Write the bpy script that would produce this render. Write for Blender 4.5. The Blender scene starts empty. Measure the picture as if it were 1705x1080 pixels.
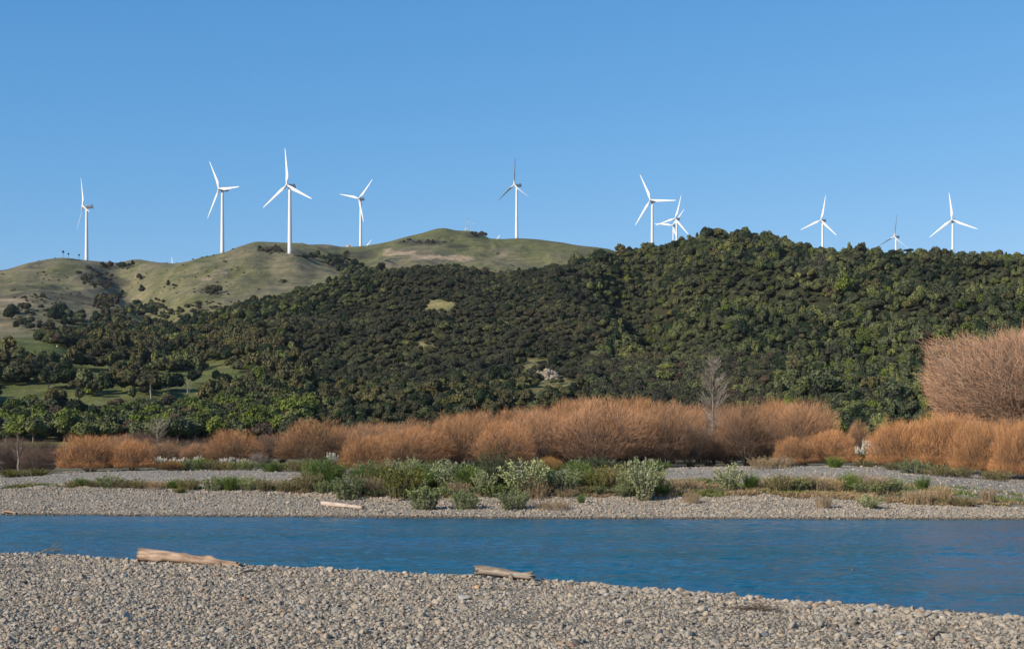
import bpy, math, random
import numpy as np
from mathutils import Vector, Matrix

rnd = random.Random(7)
RNG = np.random.default_rng(11)
C = bpy.context.scene.collection
SC = bpy.context.scene
R = math.radians

# ---------------------------------------------------------------- camera, sky, sun, exposure
F, CX, HZ, CZ = 2400.0, 852.5, 745.0, 3.6        # focal length and horizon of the photograph (1705 px wide), eye height
cam_d = bpy.data.cameras.new('camera')
cam = bpy.data.objects.new('camera', cam_d)
C.objects.link(cam)
cam.location = (0, 0, CZ)
cam.rotation_euler = (R(90), 0, 0)
cam_d.sensor_width = 36.0
cam_d.lens = F / 1705.0 * 36.0
cam_d.shift_y = (HZ - 540.0) / 1705.0
cam_d.clip_start = 0.5
cam_d.clip_end = 30000
SC.camera = cam

SUN_AZ, SUN_EL = R(-129), R(29)                  # azimuth clockwise from +Y: left and behind the camera
to_sun = Vector((math.sin(SUN_AZ) * math.cos(SUN_EL), math.cos(SUN_AZ) * math.cos(SUN_EL), math.sin(SUN_EL)))
world = bpy.data.worlds.new('World')
SC.world = world
world.use_nodes = True
wn = world.node_tree
bg = wn.nodes['Background']
sky = wn.nodes.new('ShaderNodeTexSky')
sky.sky_type = 'NISHITA'
sky.sun_disc = False
sky.sun_elevation = SUN_EL
sky.sun_rotation = SUN_AZ
sky.altitude = 0
sky.air_density = 1.0
sky.dust_density = 0.0
sky.ozone_density = 8.0
bal = wn.nodes.new('ShaderNodeMix'); bal.data_type = 'RGBA'; bal.blend_type = 'MULTIPLY'   # clear cold winter air
bal.inputs[0].default_value = 1.0; bal.inputs[7].default_value = (0.72, 0.93, 0.90, 1)
wn.links.new(sky.outputs[0], bal.inputs[6])
sep = wn.nodes.new('ShaderNodeSeparateColor'); com = wn.nodes.new('ShaderNodeCombineColor')
wn.links.new(bal.outputs[2], sep.inputs[0])
for ch, g_, k_ in ((0, 1.28, 1.02), (1, .76, 1.17), (2, .52, 1.98)):                     # evens the sky out towards the horizon
    pw = wn.nodes.new('ShaderNodeMath'); pw.operation = 'POWER'; pw.inputs[1].default_value = g_
    ml = wn.nodes.new('ShaderNodeMath'); ml.operation = 'MULTIPLY'; ml.inputs[1].default_value = k_
    wn.links.new(sep.outputs[ch], pw.inputs[0]); wn.links.new(pw.outputs[0], ml.inputs[0]); wn.links.new(ml.outputs[0], com.inputs[ch])
wn.links.new(com.outputs[0], bg.inputs[0])
bg.inputs[1].default_value = 0.109
sun_d = bpy.data.lights.new('sun', 'SUN')
sun_d.energy = 4.4
sun_d.angle = R(0.53)
sun_d.color = (1.0, 0.90, 0.75)
sun = bpy.data.objects.new('sun', sun_d)
C.objects.link(sun)
sun.rotation_euler = to_sun.to_track_quat('Z', 'Y').to_euler()
SC.view_settings.view_transform = 'Standard'
SC.view_settings.look = 'None'
SC.view_settings.exposure = 0.6
SC.view_settings.gamma = 1.0
SC.view_settings.use_curve_mapping = False
SC.cycles.max_bounces = 5
SC.cycles.diffuse_bounces = 2
SC.cycles.glossy_bounces = 2
SC.cycles.transparent_max_bounces = 4
SC.cycles.caustics_reflective = False
SC.cycles.caustics_refractive = False

# ---------------------------------------------------------------- helpers
def px(x, y, Y):
    """point at distance Y seen at photo pixel x, y"""
    return np.array([(x - CX) * Y / F, Y, CZ + (HZ - y) * Y / F])

def link(o, parent=None):
    C.objects.link(o)
    if parent is not None:
        o.parent = parent
    return o

def tag(o, label=None, cat=None, group=None, kind=None):
    if label: o['label'] = label
    if cat: o['category'] = cat
    if group: o['group'] = group
    if kind: o['kind'] = kind
    return o

def thing(name, label, cat, loc=(0, 0, 0), rz=0.0, group=None, scale=None):
    o = bpy.data.objects.new(name, None)
    C.objects.link(o)
    o.location = [float(v) for v in loc]
    o.rotation_euler = (0, 0, rz)
    if scale is not None:
        o.scale = (scale, scale, scale) if np.isscalar(scale) else scale
    o.empty_display_size = 0.5
    return tag(o, label, cat, group)

def make_mesh(name, V, Fc, mats=(), mat_idx=None, smooth=False, attrs=None):
    """V (n,3); Fc a list of (m,k) int arrays"""
    me = bpy.data.meshes.new(name)
    V = np.asarray(V, dtype=np.float32)
    if isinstance(Fc, np.ndarray): Fc = [Fc]
    Fc = [np.asarray(a, dtype=np.int32) for a in Fc if len(a)]
    me.vertices.add(len(V))
    me.vertices.foreach_set('co', V.ravel())
    loops = np.concatenate([a.ravel() for a in Fc])
    tot = np.concatenate([np.full(len(a), a.shape[1], dtype=np.int32) for a in Fc])
    start = np.concatenate([[0], np.cumsum(tot)[:-1]]).astype(np.int32)
    me.loops.add(len(loops))
    me.loops.foreach_set('vertex_index', loops)
    me.polygons.add(len(tot))
    me.polygons.foreach_set('loop_start', start)
    me.polygons.foreach_set('loop_total', tot)
    for m in mats: me.materials.append(m)
    if mat_idx is not None:
        me.polygons.foreach_set('material_index', np.asarray(mat_idx, dtype=np.int32))
    me.polygons.foreach_set('use_smooth', np.full(len(tot), bool(smooth)))
    if attrs:
        for k, (dom, a) in attrs.items():
            a = np.asarray(a, dtype=np.float32)
            if a.ndim == 1:
                at = me.attributes.new(k, 'FLOAT', dom)
                at.data.foreach_set('value', a)
            else:
                if a.shape[1] == 3: a = np.hstack([a, np.ones((len(a), 1), np.float32)])
                at = me.attributes.new(k, 'FLOAT_COLOR', dom)
                at.data.foreach_set('color', a.ravel().astype(np.float32))
    me.update(calc_edges=True)
    me.validate(verbose=False)
    return me

def mobj(name, me, parent=None, loc=None, rz=None):
    o = bpy.data.objects.new(name, me)
    link(o, parent)
    if loc is not None: o.location = [float(v) for v in loc]
    if rz is not None: o.rotation_euler = (0, 0, rz)
    return o

class Geo:
    """collects vertices and faces for one mesh"""
    def __init__(s):
        s.v, s.q, s.t, s.n, s.a, s.qm, s.tm = [], [], [], 0, [], [], []
    def add(s, V, quads=None, tris=None, a=None, m=0):
        V = np.asarray(V, float).reshape(-1, 3)
        if quads is not None and len(quads):
            s.q.append(np.asarray(quads) + s.n); s.qm.append(np.full(len(quads), m))
        if tris is not None and len(tris):
            s.t.append(np.asarray(tris) + s.n); s.tm.append(np.full(len(tris), m))
        s.v.append(V)
        if a is None: a = np.zeros(len(V))
        elif np.isscalar(a): a = np.full(len(V), a)
        s.a.append(np.asarray(a, float))
        s.n += len(V)
    def tube(s, P, rad, k=6, a=0.0, cap=True, m=0):
        P = np.asarray(P, float); n = len(P)
        rad = np.broadcast_to(np.asarray(rad, float), (n,))
        T = np.gradient(P, axis=0)
        T /= np.linalg.norm(T, axis=1)[:, None] + 1e-9
        ref = np.array([0.31, 0.87, 0.38]) if abs(T[0] @ np.array([0.31, .87, .38])) < 0.9 else np.array([1., 0, 0])
        U = np.cross(T, ref); U /= np.linalg.norm(U, axis=1)[:, None] + 1e-9
        W = np.cross(T, U)
        an = np.linspace(0, 2 * np.pi, k, endpoint=False)
        V = P[:, None, :] + rad[:, None, None] * (np.cos(an)[None, :, None] * U[:, None, :] + np.sin(an)[None, :, None] * W[:, None, :])
        i = np.arange(n - 1)[:, None] * k; j = np.arange(k)[None, :]; j2 = (j + 1) % k
        Q = np.stack([i + j, i + j2, i + k + j2, i + k + j], -1).reshape(-1, 4)
        av = np.repeat(np.broadcast_to(np.asarray(a, float), (n,)), k)
        V = V.reshape(-1, 3)
        tr = []
        if cap:
            V = np.vstack([V, P[0], P[-1]]); av = np.append(av, [av[0], av[-1]])
            b0, b1 = n * k, n * k + 1
            for q in range(k):
                tr.append((b0, (q + 1) % k, q)); tr.append((b1, (n - 1) * k + q, (n - 1) * k + (q + 1) % k))
        s.add(V, Q, tr, av, m)
    def box(s, c, d, m=0, a=0.0, rot=None):
        x, y, z = np.asarray(d, float) / 2
        V = np.array([[-x, -y, -z], [x, -y, -z], [x, y, -z], [-x, y, -z], [-x, -y, z], [x, -y, z], [x, y, z], [-x, y, z]])
        if rot is not None: V = V @ np.asarray(rot).T
        s.add(V + np.asarray(c, float), [(0, 3, 2, 1), (4, 5, 6, 7), (0, 1, 5, 4), (1, 2, 6, 5), (2, 3, 7, 6), (3, 0, 4, 7)], None, a, m)
    def blades(s, P, D, N, L, W, a=None, m=0, bend=0.0):
        """rhombic leaves: base P, direction D, side from N, length L, width W (arrays)"""
        P = np.asarray(P, float); n = len(P)
        D = D / (np.linalg.norm(D, axis=1)[:, None] + 1e-9)
        S = np.cross(D, N); S /= np.linalg.norm(S, axis=1)[:, None] + 1e-9
        L = np.broadcast_to(L, (n,))[:, None]; W = np.broadcast_to(W, (n,))[:, None]
        mid = P + D * L * 0.45
        tip = P + D * L
        if bend: tip = tip + np.array([0, 0, -1.0]) * L * bend
        V = np.stack([P, mid + S * W * 0.5, tip, mid - S * W * 0.5], 1).reshape(-1, 3)
        Q = np.arange(4 * n).reshape(-1, 4)
        av = None if a is None else np.repeat(np.asarray(a, float), 4) if np.asarray(a).ndim == 1 else np.asarray(a).ravel()
        s.add(V, Q, None, av, m)
    def ico(s, c, r, sub=2, a=0.0, m=0, noise=0.0, seed=0):
        V, T = ICO[sub]
        V = V * (1 + noise * fbm3(V * 1.7 + seed * 7.3, 3))[:, None] if noise else V
        s.add(V * np.asarray(r, float) + np.asarray(c, float), None, T, a, m)
    def mesh(s, name, mats, smooth=False, attr='shade', tf=None):
        V = np.vstack(s.v)
        Fc = []; mi = []
        if s.q: Fc.append(np.vstack(s.q)); mi.append(np.concatenate(s.qm))
        if s.t: Fc.append(np.vstack(s.t)); mi.append(np.concatenate(s.tm))
        return make_mesh(name, V, Fc, mats, np.concatenate(mi), smooth, {attr: ('POINT', np.concatenate(s.a))})

def _hash(ix, iy, iz):
    h = (ix.astype(np.int64) * 374761393 + iy.astype(np.int64) * 668265263 + iz.astype(np.int64) * 2147483647) & 0xffffffff
    h = ((h ^ (h >> 13)) * 1274126177) & 0xffffffff
    h = ((h ^ (h >> 16)) * 2246822519) & 0xffffffff
    return ((h ^ (h >> 15)) & 0xffffff) / float(0xffffff) * 2 - 1
def vnoise3(P):
    P = np.asarray(P, float); I = np.floor(P).astype(np.int64); f = P - I
    f = f * f * f * (f * (f * 6 - 15) + 10)
    o = 0
    for dx in (0, 1):
        wx = f[..., 0] if dx else 1 - f[..., 0]
        for dy in (0, 1):
            wy = f[..., 1] if dy else 1 - f[..., 1]
            for dz in (0, 1):
                wz = f[..., 2] if dz else 1 - f[..., 2]
                o = o + wx * wy * wz * _hash(I[..., 0] + dx, I[..., 1] + dy, I[..., 2] + dz)
    return o
def fbm3(P, oct=4, gain=0.5):
    P = np.asarray(P, float); o = 0; a = 1.0; t = 0
    for k in range(oct):
        o = o + a * vnoise3(P + 17.3 * k); t += a; a *= gain; P = P * 2.03
    return o / t
def fbm2(X, Y, oct=4, seed=0.0, gain=0.5):
    X, Y = np.broadcast_arrays(np.asarray(X, float), np.asarray(Y, float))
    return fbm3(np.stack([X, Y, np.full_like(X, seed * 3.77)], -1), oct, gain)

def _ico(sub):
    t = (1 + 5 ** .5) / 2
    V = [(-1, t, 0), (1, t, 0), (-1, -t, 0), (1, -t, 0), (0, -1, t), (0, 1, t), (0, -1, -t), (0, 1, -t), (t, 0, -1), (t, 0, 1), (-t, 0, -1), (-t, 0, 1)]
    T = [(0, 11, 5), (0, 5, 1), (0, 1, 7), (0, 7, 10), (0, 10, 11), (1, 5, 9), (5, 11, 4), (11, 10, 2), (10, 7, 6), (7, 1, 8), (3, 9, 4), (3, 4, 2), (3, 2, 6), (3, 6, 8), (3, 8, 9), (4, 9, 5), (2, 4, 11), (6, 2, 10), (8, 6, 7), (9, 8, 1)]
    V = [np.array(v) / np.linalg.norm(v) for v in V]
    for _ in range(sub):
        mid = {}; N = []
        def m(a, b):
            k = (min(a, b), max(a, b))
            if k not in mid:
                v = V[a] + V[b]; V.append(v / np.linalg.norm(v)); mid[k] = len(V) - 1
            return mid[k]
        for a, b, c in T:
            ab, bc, ca = m(a, b), m(b, c), m(c, a)
            N += [(a, ab, ca), (b, bc, ab), (c, ca, bc), (ab, bc, ca)]
        T = N
    return np.array(V), np.array(T)
ICO = {k: _ico(k) for k in (0, 1, 2, 3)}

def pchip(xk, yk, x):
    """monotone cubic through knots, clamped outside"""
    xk = np.asarray(xk, float); yk = np.asarray(yk, float); x = np.clip(np.asarray(x, float), xk[0], xk[-1])
    h = np.diff(xk); d = np.diff(yk) / h
    m = np.zeros_like(yk)
    m[0], m[-1] = d[0], d[-1]
    s = d[:-1] * d[1:]
    w1, w2 = 2 * h[1:] + h[:-1], h[1:] + 2 * h[:-1]
    ok = s > 0
    m[1:-1][ok] = (w1 + w2)[ok] / (w1[ok] / d[:-1][ok] + w2[ok] / d[1:][ok])
    i = np.clip(np.searchsorted(xk, x, side='right') - 1, 0, len(xk) - 2)
    t = (x - xk[i]) / h[i]
    return ((1 + 2 * t) * (1 - t) ** 2 * yk[i] + t * (1 - t) ** 2 * h[i] * m[i] + t * t * (3 - 2 * t) * yk[i + 1] + t * t * (t - 1) * h[i] * m[i + 1])

def smoothstep(a, b, x):
    t = np.clip((np.asarray(x, float) - a) / (b - a), 0, 1)
    return t * t * (3 - 2 * t)

def unit(v):
    v = np.asarray(v, float)
    return v / (np.linalg.norm(v, axis=-1, keepdims=True) + 1e-9)

def rdirs(n, g=RNG):
    v = g.normal(size=(n, 3))
    return unit(v)
# ---------------------------------------------------------------- materials
class NT:
    def __init__(s, name, rough=0.9, spec=0.2):
        s.m = bpy.data.materials.new(name); s.m.use_nodes = True
        s.t = s.m.node_tree; s.n = s.t.nodes; s.b = s.n['Principled BSDF']
        s.b.inputs['Roughness'].default_value = rough
        s.b.inputs['Specular IOR Level'].default_value = spec
    def new(s, typ, **kw):
        n = s.n.new(typ)
        for k, v in kw.items():
            if k in n.inputs: n.inputs[k].default_value = v
            else: setattr(n, k, v)
        return n
    def l(s, a, b): s.t.links.new(a, b)
    def ramp(s, fac, stops, interp='LINEAR'):
        r = s.n.new('ShaderNodeValToRGB'); r.color_ramp.interpolation = interp
        e = r.color_ramp.elements
        while len(e) < len(stops): e.new(0.5)
        for i, (p, c) in enumerate(stops):
            e[i].position = p; e[i].color = (*c, 1) if len(c) == 3 else c
        s.l(fac, r.inputs[0]); return r.outputs[0]
    def noise(s, scale, detail=4, rough=0.6, vec=None, stretch=None):
        n = s.new('ShaderNodeTexNoise'); n.inputs['Scale'].default_value = scale
        n.inputs['Detail'].default_value = detail; n.inputs['Roughness'].default_value = rough
        if vec is None:
            vec = s.n.new('ShaderNodeNewGeometry').outputs['Position']
        if stretch is not None:
            mp = s.n.new('ShaderNodeMapping'); mp.inputs['Scale'].default_value = stretch
            s.l(vec, mp.inputs[0]); vec = mp.outputs[0]
        s.l(vec, n.inputs['Vector']); return n.outputs['Fac']
    def mix(s, fac, a, b, blend='MIX'):
        m = s.n.new('ShaderNodeMix'); m.data_type = 'RGBA'; m.blend_type = blend
        for sock, v in ((m.inputs[0], fac), (m.inputs[6], a), (m.inputs[7], b)):
            if hasattr(v, 'links'): s.l(v, sock)
            else: sock.default_value = v if np.isscalar(v) else (*v, 1)[:4]
        return m.outputs[2]
    def math(s, op, a, b=0.0):
        m = s.n.new('ShaderNodeMath'); m.operation = op
        for sock, v in ((m.inputs[0], a), (m.inputs[1], b)):
            if hasattr(v, 'links'): s.l(v, sock)
            else: sock.default_value = v
        return m.outputs[0]
    def attr(s, name, out='Fac'):
        a = s.n.new('ShaderNodeAttribute'); a.attribute_name = name; return a.outputs[out]
    def rand(s): return s.n.new('ShaderNodeObjectInfo').outputs['Random']
    def col(s, c): s.l(c, s.b.inputs['Base Color'])
    def bump(s, h, strength=0.5, dist=0.1):
        b = s.n.new('ShaderNodeBump'); b.inputs['Strength'].default_value = strength; b.inputs['Distance'].default_value = dist
        s.l(h, b.inputs['Height']); s.l(b.outputs[0], s.b.inputs['Normal'])

def foliage_mat(name, dark, light, vary=0.25, thin=0.0):
    """leaf colour between dark and light by the 'shade' attribute of each leaf, shifted a little per tree"""
    t = NT(name, 0.75, 0.15)
    c = t.mix(t.attr('shade'), dark, light)
    r = t.ramp(t.rand(), [(0, (1 - vary, 1 - vary, 1 - vary * 0.8)), (0.5, (1, 1, 1)), (1, (1 + vary * 1.2, 1 + vary, 1 - vary * 0.3))])
    c = t.mix(1.0, c, r, 'MULTIPLY')
    patch = t.noise(0.030, 4, 0.65, None, (1, .45, 1))                  # stands of lighter and darker trees
    c = t.mix(1.0, c, t.ramp(patch, [(0.34, (.62, .66, .68)), (0.5, (1, 1, 1)), (0.66, (1.42, 1.32, 1.12))]), 'MULTIPLY')
    t.col(c)
    return t.m

def plain_mat(name, col, rough=0.6, spec=0.3, vary=0.12, scale=3.0):
    t = NT(name, rough, spec)
    n = t.noise(scale, 3)
    t.col(t.ramp(n, [(0.3, tuple(c * (1 - vary) for c in col)), (0.7, tuple(min(1, c * (1 + vary)) for c in col))]))
    return t.m

def stone_mat(name, vary=1.0):
    t = NT(name, 0.85, 0.25)
    c = t.ramp(t.rand(), [(0.0, (.07, .068, .062)), (0.18, (.205, .178, .142)), (0.42, (.32, .272, .212)), (0.62, (.19, .185, .168)), (0.75, (.33, .288, .23)), (0.86, (.26, .205, .145)), (0.94, (.38, .345, .29)), (0.985, (.29, .19, .115)), (1.0, (.22, .145, .11))])
    oc = t.n.new('ShaderNodeTexCoord').outputs['Object']
    n = t.noise(3.0, 5, 0.7, oc)
    c = t.mix(1.0, c, t.ramp(n, [(0.3, (.78, .77, .77)), (0.7, (1.20, 1.16, 1.10))]), 'MULTIPLY')
    sx = t.n.new('ShaderNodeSeparateXYZ'); t.l(t.n.new('ShaderNodeNewGeometry').outputs['Position'], sx.inputs[0])
    wet = t.ramp(sx.outputs[2], [(0.05, (.38, .37, .36)), (0.11, (1, 1, 1))])       # stones at the waterline are wet and dark
    t.col(t.mix(1.0, c, wet, 'MULTIPLY'))
    t.bump(n, 0.4, 0.03)
    return t.m
M_STONE = stone_mat('river_stone')

def gravel_mat():
    t = NT('gravel', 0.95, 0.15)
    pos = t.n.new('ShaderNodeNewGeometry').outputs['Position']
    v = t.new('ShaderNodeTexVoronoi', feature='F1'); v.inputs['Scale'].default_value = 11.0; t.l(pos, v.inputs['Vector'])
    v2 = t.new('ShaderNodeTexVoronoi', feature='F1'); v2.inputs['Scale'].default_value = 26.0; t.l(pos, v2.inputs['Vector'])
    base = t.ramp(t.noise(0.25, 4), [(0.3, (.15, .132, .105)), (0.7, (.20, .176, .14))])
    sp = t.n.new('ShaderNodeSeparateColor'); t.l(v.outputs['Color'], sp.inputs[0])
    cc = t.ramp(sp.outputs[0], [(0, (.72, .74, .76)), (0.5, (1, .98, .95)), (1, (1.32, 1.25, 1.14))])
    t.col(t.mix(1.0, base, cc, 'MULTIPLY'))
    h = t.math('ADD', t.math('MULTIPLY', v.outputs['Distance'], -1.0), t.math('MULTIPLY', v2.outputs['Distance'], -0.4))
    t.bump(h, 0.8, 0.09)
    return t.m
M_GRAVEL = gravel_mat()

def bank_mat():
    """far bank: pale gravel below, grey silt on the flats, grass and dry soil where 'veg' says so"""
    t = NT('river_flat', 0.95, 0.12)
    pos = t.n.new('ShaderNodeNewGeometry').outputs['Position']
    v = t.new('ShaderNodeTexVoronoi', feature='F1'); v.inputs['Scale'].default_value = 7.0; t.l(pos, v.inputs['Vector'])
    base = t.ramp(t.noise(0.12, 5), [(0.3, (.20, .184, .158)), (0.7, (.28, .255, .215))])
    sp = t.n.new('ShaderNodeSeparateColor'); t.l(v.outputs['Color'], sp.inputs[0])
    cc = t.ramp(sp.outputs[0], [(0, (.75, .77, .80)), (0.5, (1, .98, .95)), (1, (1.28, 1.22, 1.13))])
    g = t.mix(1.0, base, cc, 'MULTIPLY')
    soil = t.ramp(t.noise(1.3, 5, 0.65), [(0.3, (.05, .065, .022)), (0.5, (.10, .09, .045)), (0.7, (.17, .125, .07))])
    t.col(t.mix(t.attr('veg'), g, soil))
    t.bump(v.outputs['Distance'], 0.7, -0.10)
    return t.m
M_BANK = bank_mat()

def hill_mat():
    t = NT('hill_pasture', 0.95, 0.1)
    pos = t.n.new('ShaderNodeNewGeometry').outputs['Position']
    c = t.attr('tint', 'Color')
    n1 = t.noise(0.05, 8, 0.72, pos, (1, .38, 1))
    n2 = t.noise(0.16, 6, 0.78, pos, (1, .30, 1))
    c = t.mix(1.0, c, t.ramp(n1, [(0.32, (.72, .80, .72)), (0.5, (1, 1, 1)), (0.7, (1.30, 1.20, 1.15))]), 'MULTIPLY')
    c = t.mix(1.0, c, t.ramp(n2, [(0.34, (.66, .68, .68)), (0.5, (1, 1, 1)), (0.66, (1.3, 1.27, 1.25))]), 'MULTIPLY')
    # sheep tracks that follow the contour lines
    z = t.n.new('ShaderNodeSeparateXYZ'); t.l(pos, z.inputs[0])
    tr = t.noise(1.0, 3, 0.6, pos, (0.03, 0.03, 0.42))
    c = t.mix(1.0, c, t.ramp(tr, [(0.40, (.80, .82, .82)), (0.52, (1, 1, 1)), (0.66, (1.12, 1.08, 1.06))]), 'MULTIPLY')
    t.col(c)
    t.bump(t.math('ADD', n1, t.math('MULTIPLY', tr, 0.35)), 0.9, 3.0)
    return t.m
M_HILL = hill_mat()

def water_mat():
    t = NT('river_water', 0.12, 0.5)
    pos = t.n.new('ShaderNodeNewGeometry').outputs['Position']
    big = t.noise(1.0, 3, 0.55, pos, (0.045, 0.16, 1))
    mid = t.noise(1.0, 4, 0.6, pos, (0.55, 1.5, 1))
    fine = t.noise(1.0, 3, 0.6, pos, (3.0, 6.5, 1))
    t.col(t.ramp(big, [(0.35, (.001, .058, .112)), (0.55, (.001, .066, .100)), (0.7, (.002, .060, .070))]))
    t.b.inputs['IOR'].default_value = 1.33
    h = t.math('ADD', t.math('MULTIPLY', mid, 0.05), t.math('MULTIPLY', fine, 0.045))
    amp = t.ramp(big, [(0.3, (.55, .55, .55)), (0.7, (1.3, 1.3, 1.3))])
    t.bump(t.math('MULTIPLY', h, amp), 1.0, 1.0)
    return t.m
M_WATER = water_mat()

def wood_mat(name, a, b, grain=(1.2, 14, 14)):
    t = NT(name, 0.8, 0.2)
    oc = t.n.new('ShaderNodeTexCoord').outputs['Object']
    n = t.noise(1.0, 5, 0.65, oc, grain); n2 = t.noise(2.2, 4, 0.6, oc)
    c = t.ramp(n, [(0.30, tuple(x * 0.30 for x in a)), (0.44, a), (0.64, b)])
    t.col(t.mix(1.0, c, t.ramp(n2, [(0.3, (.75, .72, .7)), (0.7, (1.2, 1.2, 1.2))]), 'MULTIPLY'))
    t.bump(n, 0.8, 0.03)
    return t.m
M_DRIFT = wood_mat('pale_driftwood', (.20, .135, .092), (.36, .262, .19))
M_DRIFT_GREY = wood_mat('grey_driftwood', (.15, .12, .095), (.29, .245, .195))
M_DRIFT_DARK = wood_mat('dark_driftwood', (.10, .075, .06), (.19, .14, .11))
M_BLEACHED = wood_mat('bleached_driftwood', (.34, .27, .21), (.44, .37, .31))
M_BARK = wood_mat('grey_bark', (.13, .105, .085), (.24, .20, .165), (9, 9, 1.5))
M_BARK_PALE = wood_mat('pale_bark', (.25, .21, .165), (.38, .33, .27), (9, 9, 1.5))
M_BARK_DARK = wood_mat('dark_bark', (.05, .04, .032), (.10, .08, .062), (9, 9, 1.5))

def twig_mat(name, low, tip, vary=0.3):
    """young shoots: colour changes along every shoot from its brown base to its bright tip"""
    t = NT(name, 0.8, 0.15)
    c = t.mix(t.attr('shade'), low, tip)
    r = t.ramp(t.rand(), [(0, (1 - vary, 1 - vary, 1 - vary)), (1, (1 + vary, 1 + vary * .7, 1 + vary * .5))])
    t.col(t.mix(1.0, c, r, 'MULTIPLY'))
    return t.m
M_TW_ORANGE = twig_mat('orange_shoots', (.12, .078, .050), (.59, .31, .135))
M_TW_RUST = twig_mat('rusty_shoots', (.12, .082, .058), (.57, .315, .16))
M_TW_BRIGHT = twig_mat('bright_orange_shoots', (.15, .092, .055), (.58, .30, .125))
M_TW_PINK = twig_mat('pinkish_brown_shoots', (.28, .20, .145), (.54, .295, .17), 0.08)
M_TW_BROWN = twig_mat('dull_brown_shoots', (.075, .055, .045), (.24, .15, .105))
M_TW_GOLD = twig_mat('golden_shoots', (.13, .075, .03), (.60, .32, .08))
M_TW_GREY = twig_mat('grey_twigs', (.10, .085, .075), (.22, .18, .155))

M_WHITE = plain_mat('white_turbine_paint', (.60, .60, .60), 0.45, 0.4, 0.03, 0.2)
M_NACELLE = plain_mat('grey_white_housing', (.42, .43, .44), 0.5, 0.4, 0.05, 0.4)
M_DARKMETAL = plain_mat('dark_metal', (.06, .065, .07), 0.5, 0.4)
M_GALV = plain_mat('galvanised_steel', (.30, .31, .32), 0.5, 0.4)
M_CATTLE = plain_mat('black_hide', (.018, .016, .015), 0.7, 0.3, 0.3)
M_SHEEP = plain_mat('cream_wool', (.62, .58, .50), 0.9, 0.1)
M_SHED = plain_mat('pale_shed_cladding', (.62, .60, .56), 0.7, 0.2)
M_ROOF = plain_mat('shed_roof', (.50, .50, .50), 0.6, 0.3)
M_ROCK = plain_mat('cream_rock', (.27, .225, .17), 0.95, 0.1, 0.45, 0.5)
M_CLAY = plain_mat('bare_clay', (.36, .25, .16), 0.95, 0.1, 0.3, 0.3)

M_MANUKA = foliage_mat('manuka_foliage', (.018, .021, .014), (.082, .083, .050), 0.25)
M_BROAD = foliage_mat('broadleaf_foliage', (.022, .031, .017), (.135, .150, .066), 0.35)
M_BRIGHT = foliage_mat('bright_green_foliage', (.030, .050, .010), (.13, .155, .035), 0.25)
M_DARKF = foliage_mat('dark_evergreen_foliage', (.007, .015, .008), (.030, .045, .020), 0.2)
M_OLIVE = foliage_mat('olive_foliage', (.030, .032, .015), (.125, .115, .055), 0.25)
M_PURPLE = foliage_mat('purple_brown_foliage', (.022, .018, .014), (.085, .066, .048), 0.2)
M_SILVER = foliage_mat('silver_leaves', (.065, .095, .030), (.40, .42, .23), 0.12)
M_SILVER_GREEN = foliage_mat('grey_green_leaves', (.04, .07, .022), (.30, .33, .15), 0.15)
M_BROOM = foliage_mat('broom_green', (.024, .052, .012), (.155, .215, .055), 0.15)
M_BROOM_Y = foliage_mat('yellow_green_leaves', (.045, .055, .010), (.20, .19, .04), 0.15)
M_PINE = foliage_mat('dark_green_needles', (.012, .028, .012), (.055, .085, .030), 0.15)
M_DRY = foliage_mat('dry_stalks', (.12, .085, .055), (.36, .27, .18), 0.2)
M_PLUME = foliage_mat('cream_plumes', (.42, .38, .32), (.78, .74, .66), 0.06)
M_TUSSOCK = foliage_mat('tussock_blades', (.07, .075, .03), (.26, .22, .10), 0.2)
M_GRASS = foliage_mat('bank_grass', (.04, .065, .012), (.16, .20, .05), 0.1)
# ---------------------------------------------------------------- the ground: near gravel bar, river, far bank, hills
# near gravel bar -----------------------------------------------------------
EDGE_X = [-600, 0, 100, 230, 400, 560, 700, 790, 880, 1000, 1100, 1200, 1300, 1400, 1500, 1600, 1705, 2300]
EDGE_Y = [905, 920, 924, 932, 940, 947, 955, 958, 963, 972, 982, 990, 999, 1006, 1013, 1021, 1027, 1075]
def crest_Y(u): return (CZ - 0.34) * F / (pchip(EDGE_X, EDGE_Y, u) - HZ)
_us = np.linspace(-600, 2300, 400); _cY = crest_Y(_us); _cX = (_us - CX) * _cY / F
_o = np.argsort(_cX)
def crest_at(X):                                   # crest distance as a function of world X, straight beyond the frame
    X = np.asarray(X, float)
    y = np.interp(X, _cX[_o], _cY[_o])
    y = np.where(X < _cX[_o][0], _cY[_o][0] + (_cX[_o][0] - X) * 0.25, y)
    return np.where(X > _cX[_o][-1], _cY[_o][-1] - (X - _cX[_o][-1]) * 0.45, y)
def bar_z(X, Y):
    d = crest_at(X) - Y                            # metres inland from the crest
    z = np.where(d > 0, 0.33 + 0.006 * np.clip(d, 0, 25), 0.33 - 0.30 * (-d) ** 1.15)
    z = z + 0.05 * fbm2(X / 3.1, np.asarray(Y) / 3.1, 3, 1.0) * smoothstep(-1.0, 1.5, d) + 0.02 * fbm2(X / .5, np.asarray(Y) / .5, 2, 2.0)
    return np.maximum(z, -0.7)
def bar_px(x, y, dz=0.0):
    """point on the near bar seen at photo pixel x, y"""
    Y = 30.0
    for _ in range(30):
        X = (x - CX) * Y / F
        Y = 0.5 * Y + 0.5 * (CZ - float(bar_z(X, Y)) - dz) * F / (y - HZ)
    X = (x - CX) * Y / F
    return np.array([X, Y, float(bar_z(X, Y))])
gx = np.arange(-70, 70.01, 0.28); gy = np.arange(-12, 66.01, 0.28)
GX, GY = np.meshgrid(gx, gy)
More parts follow.
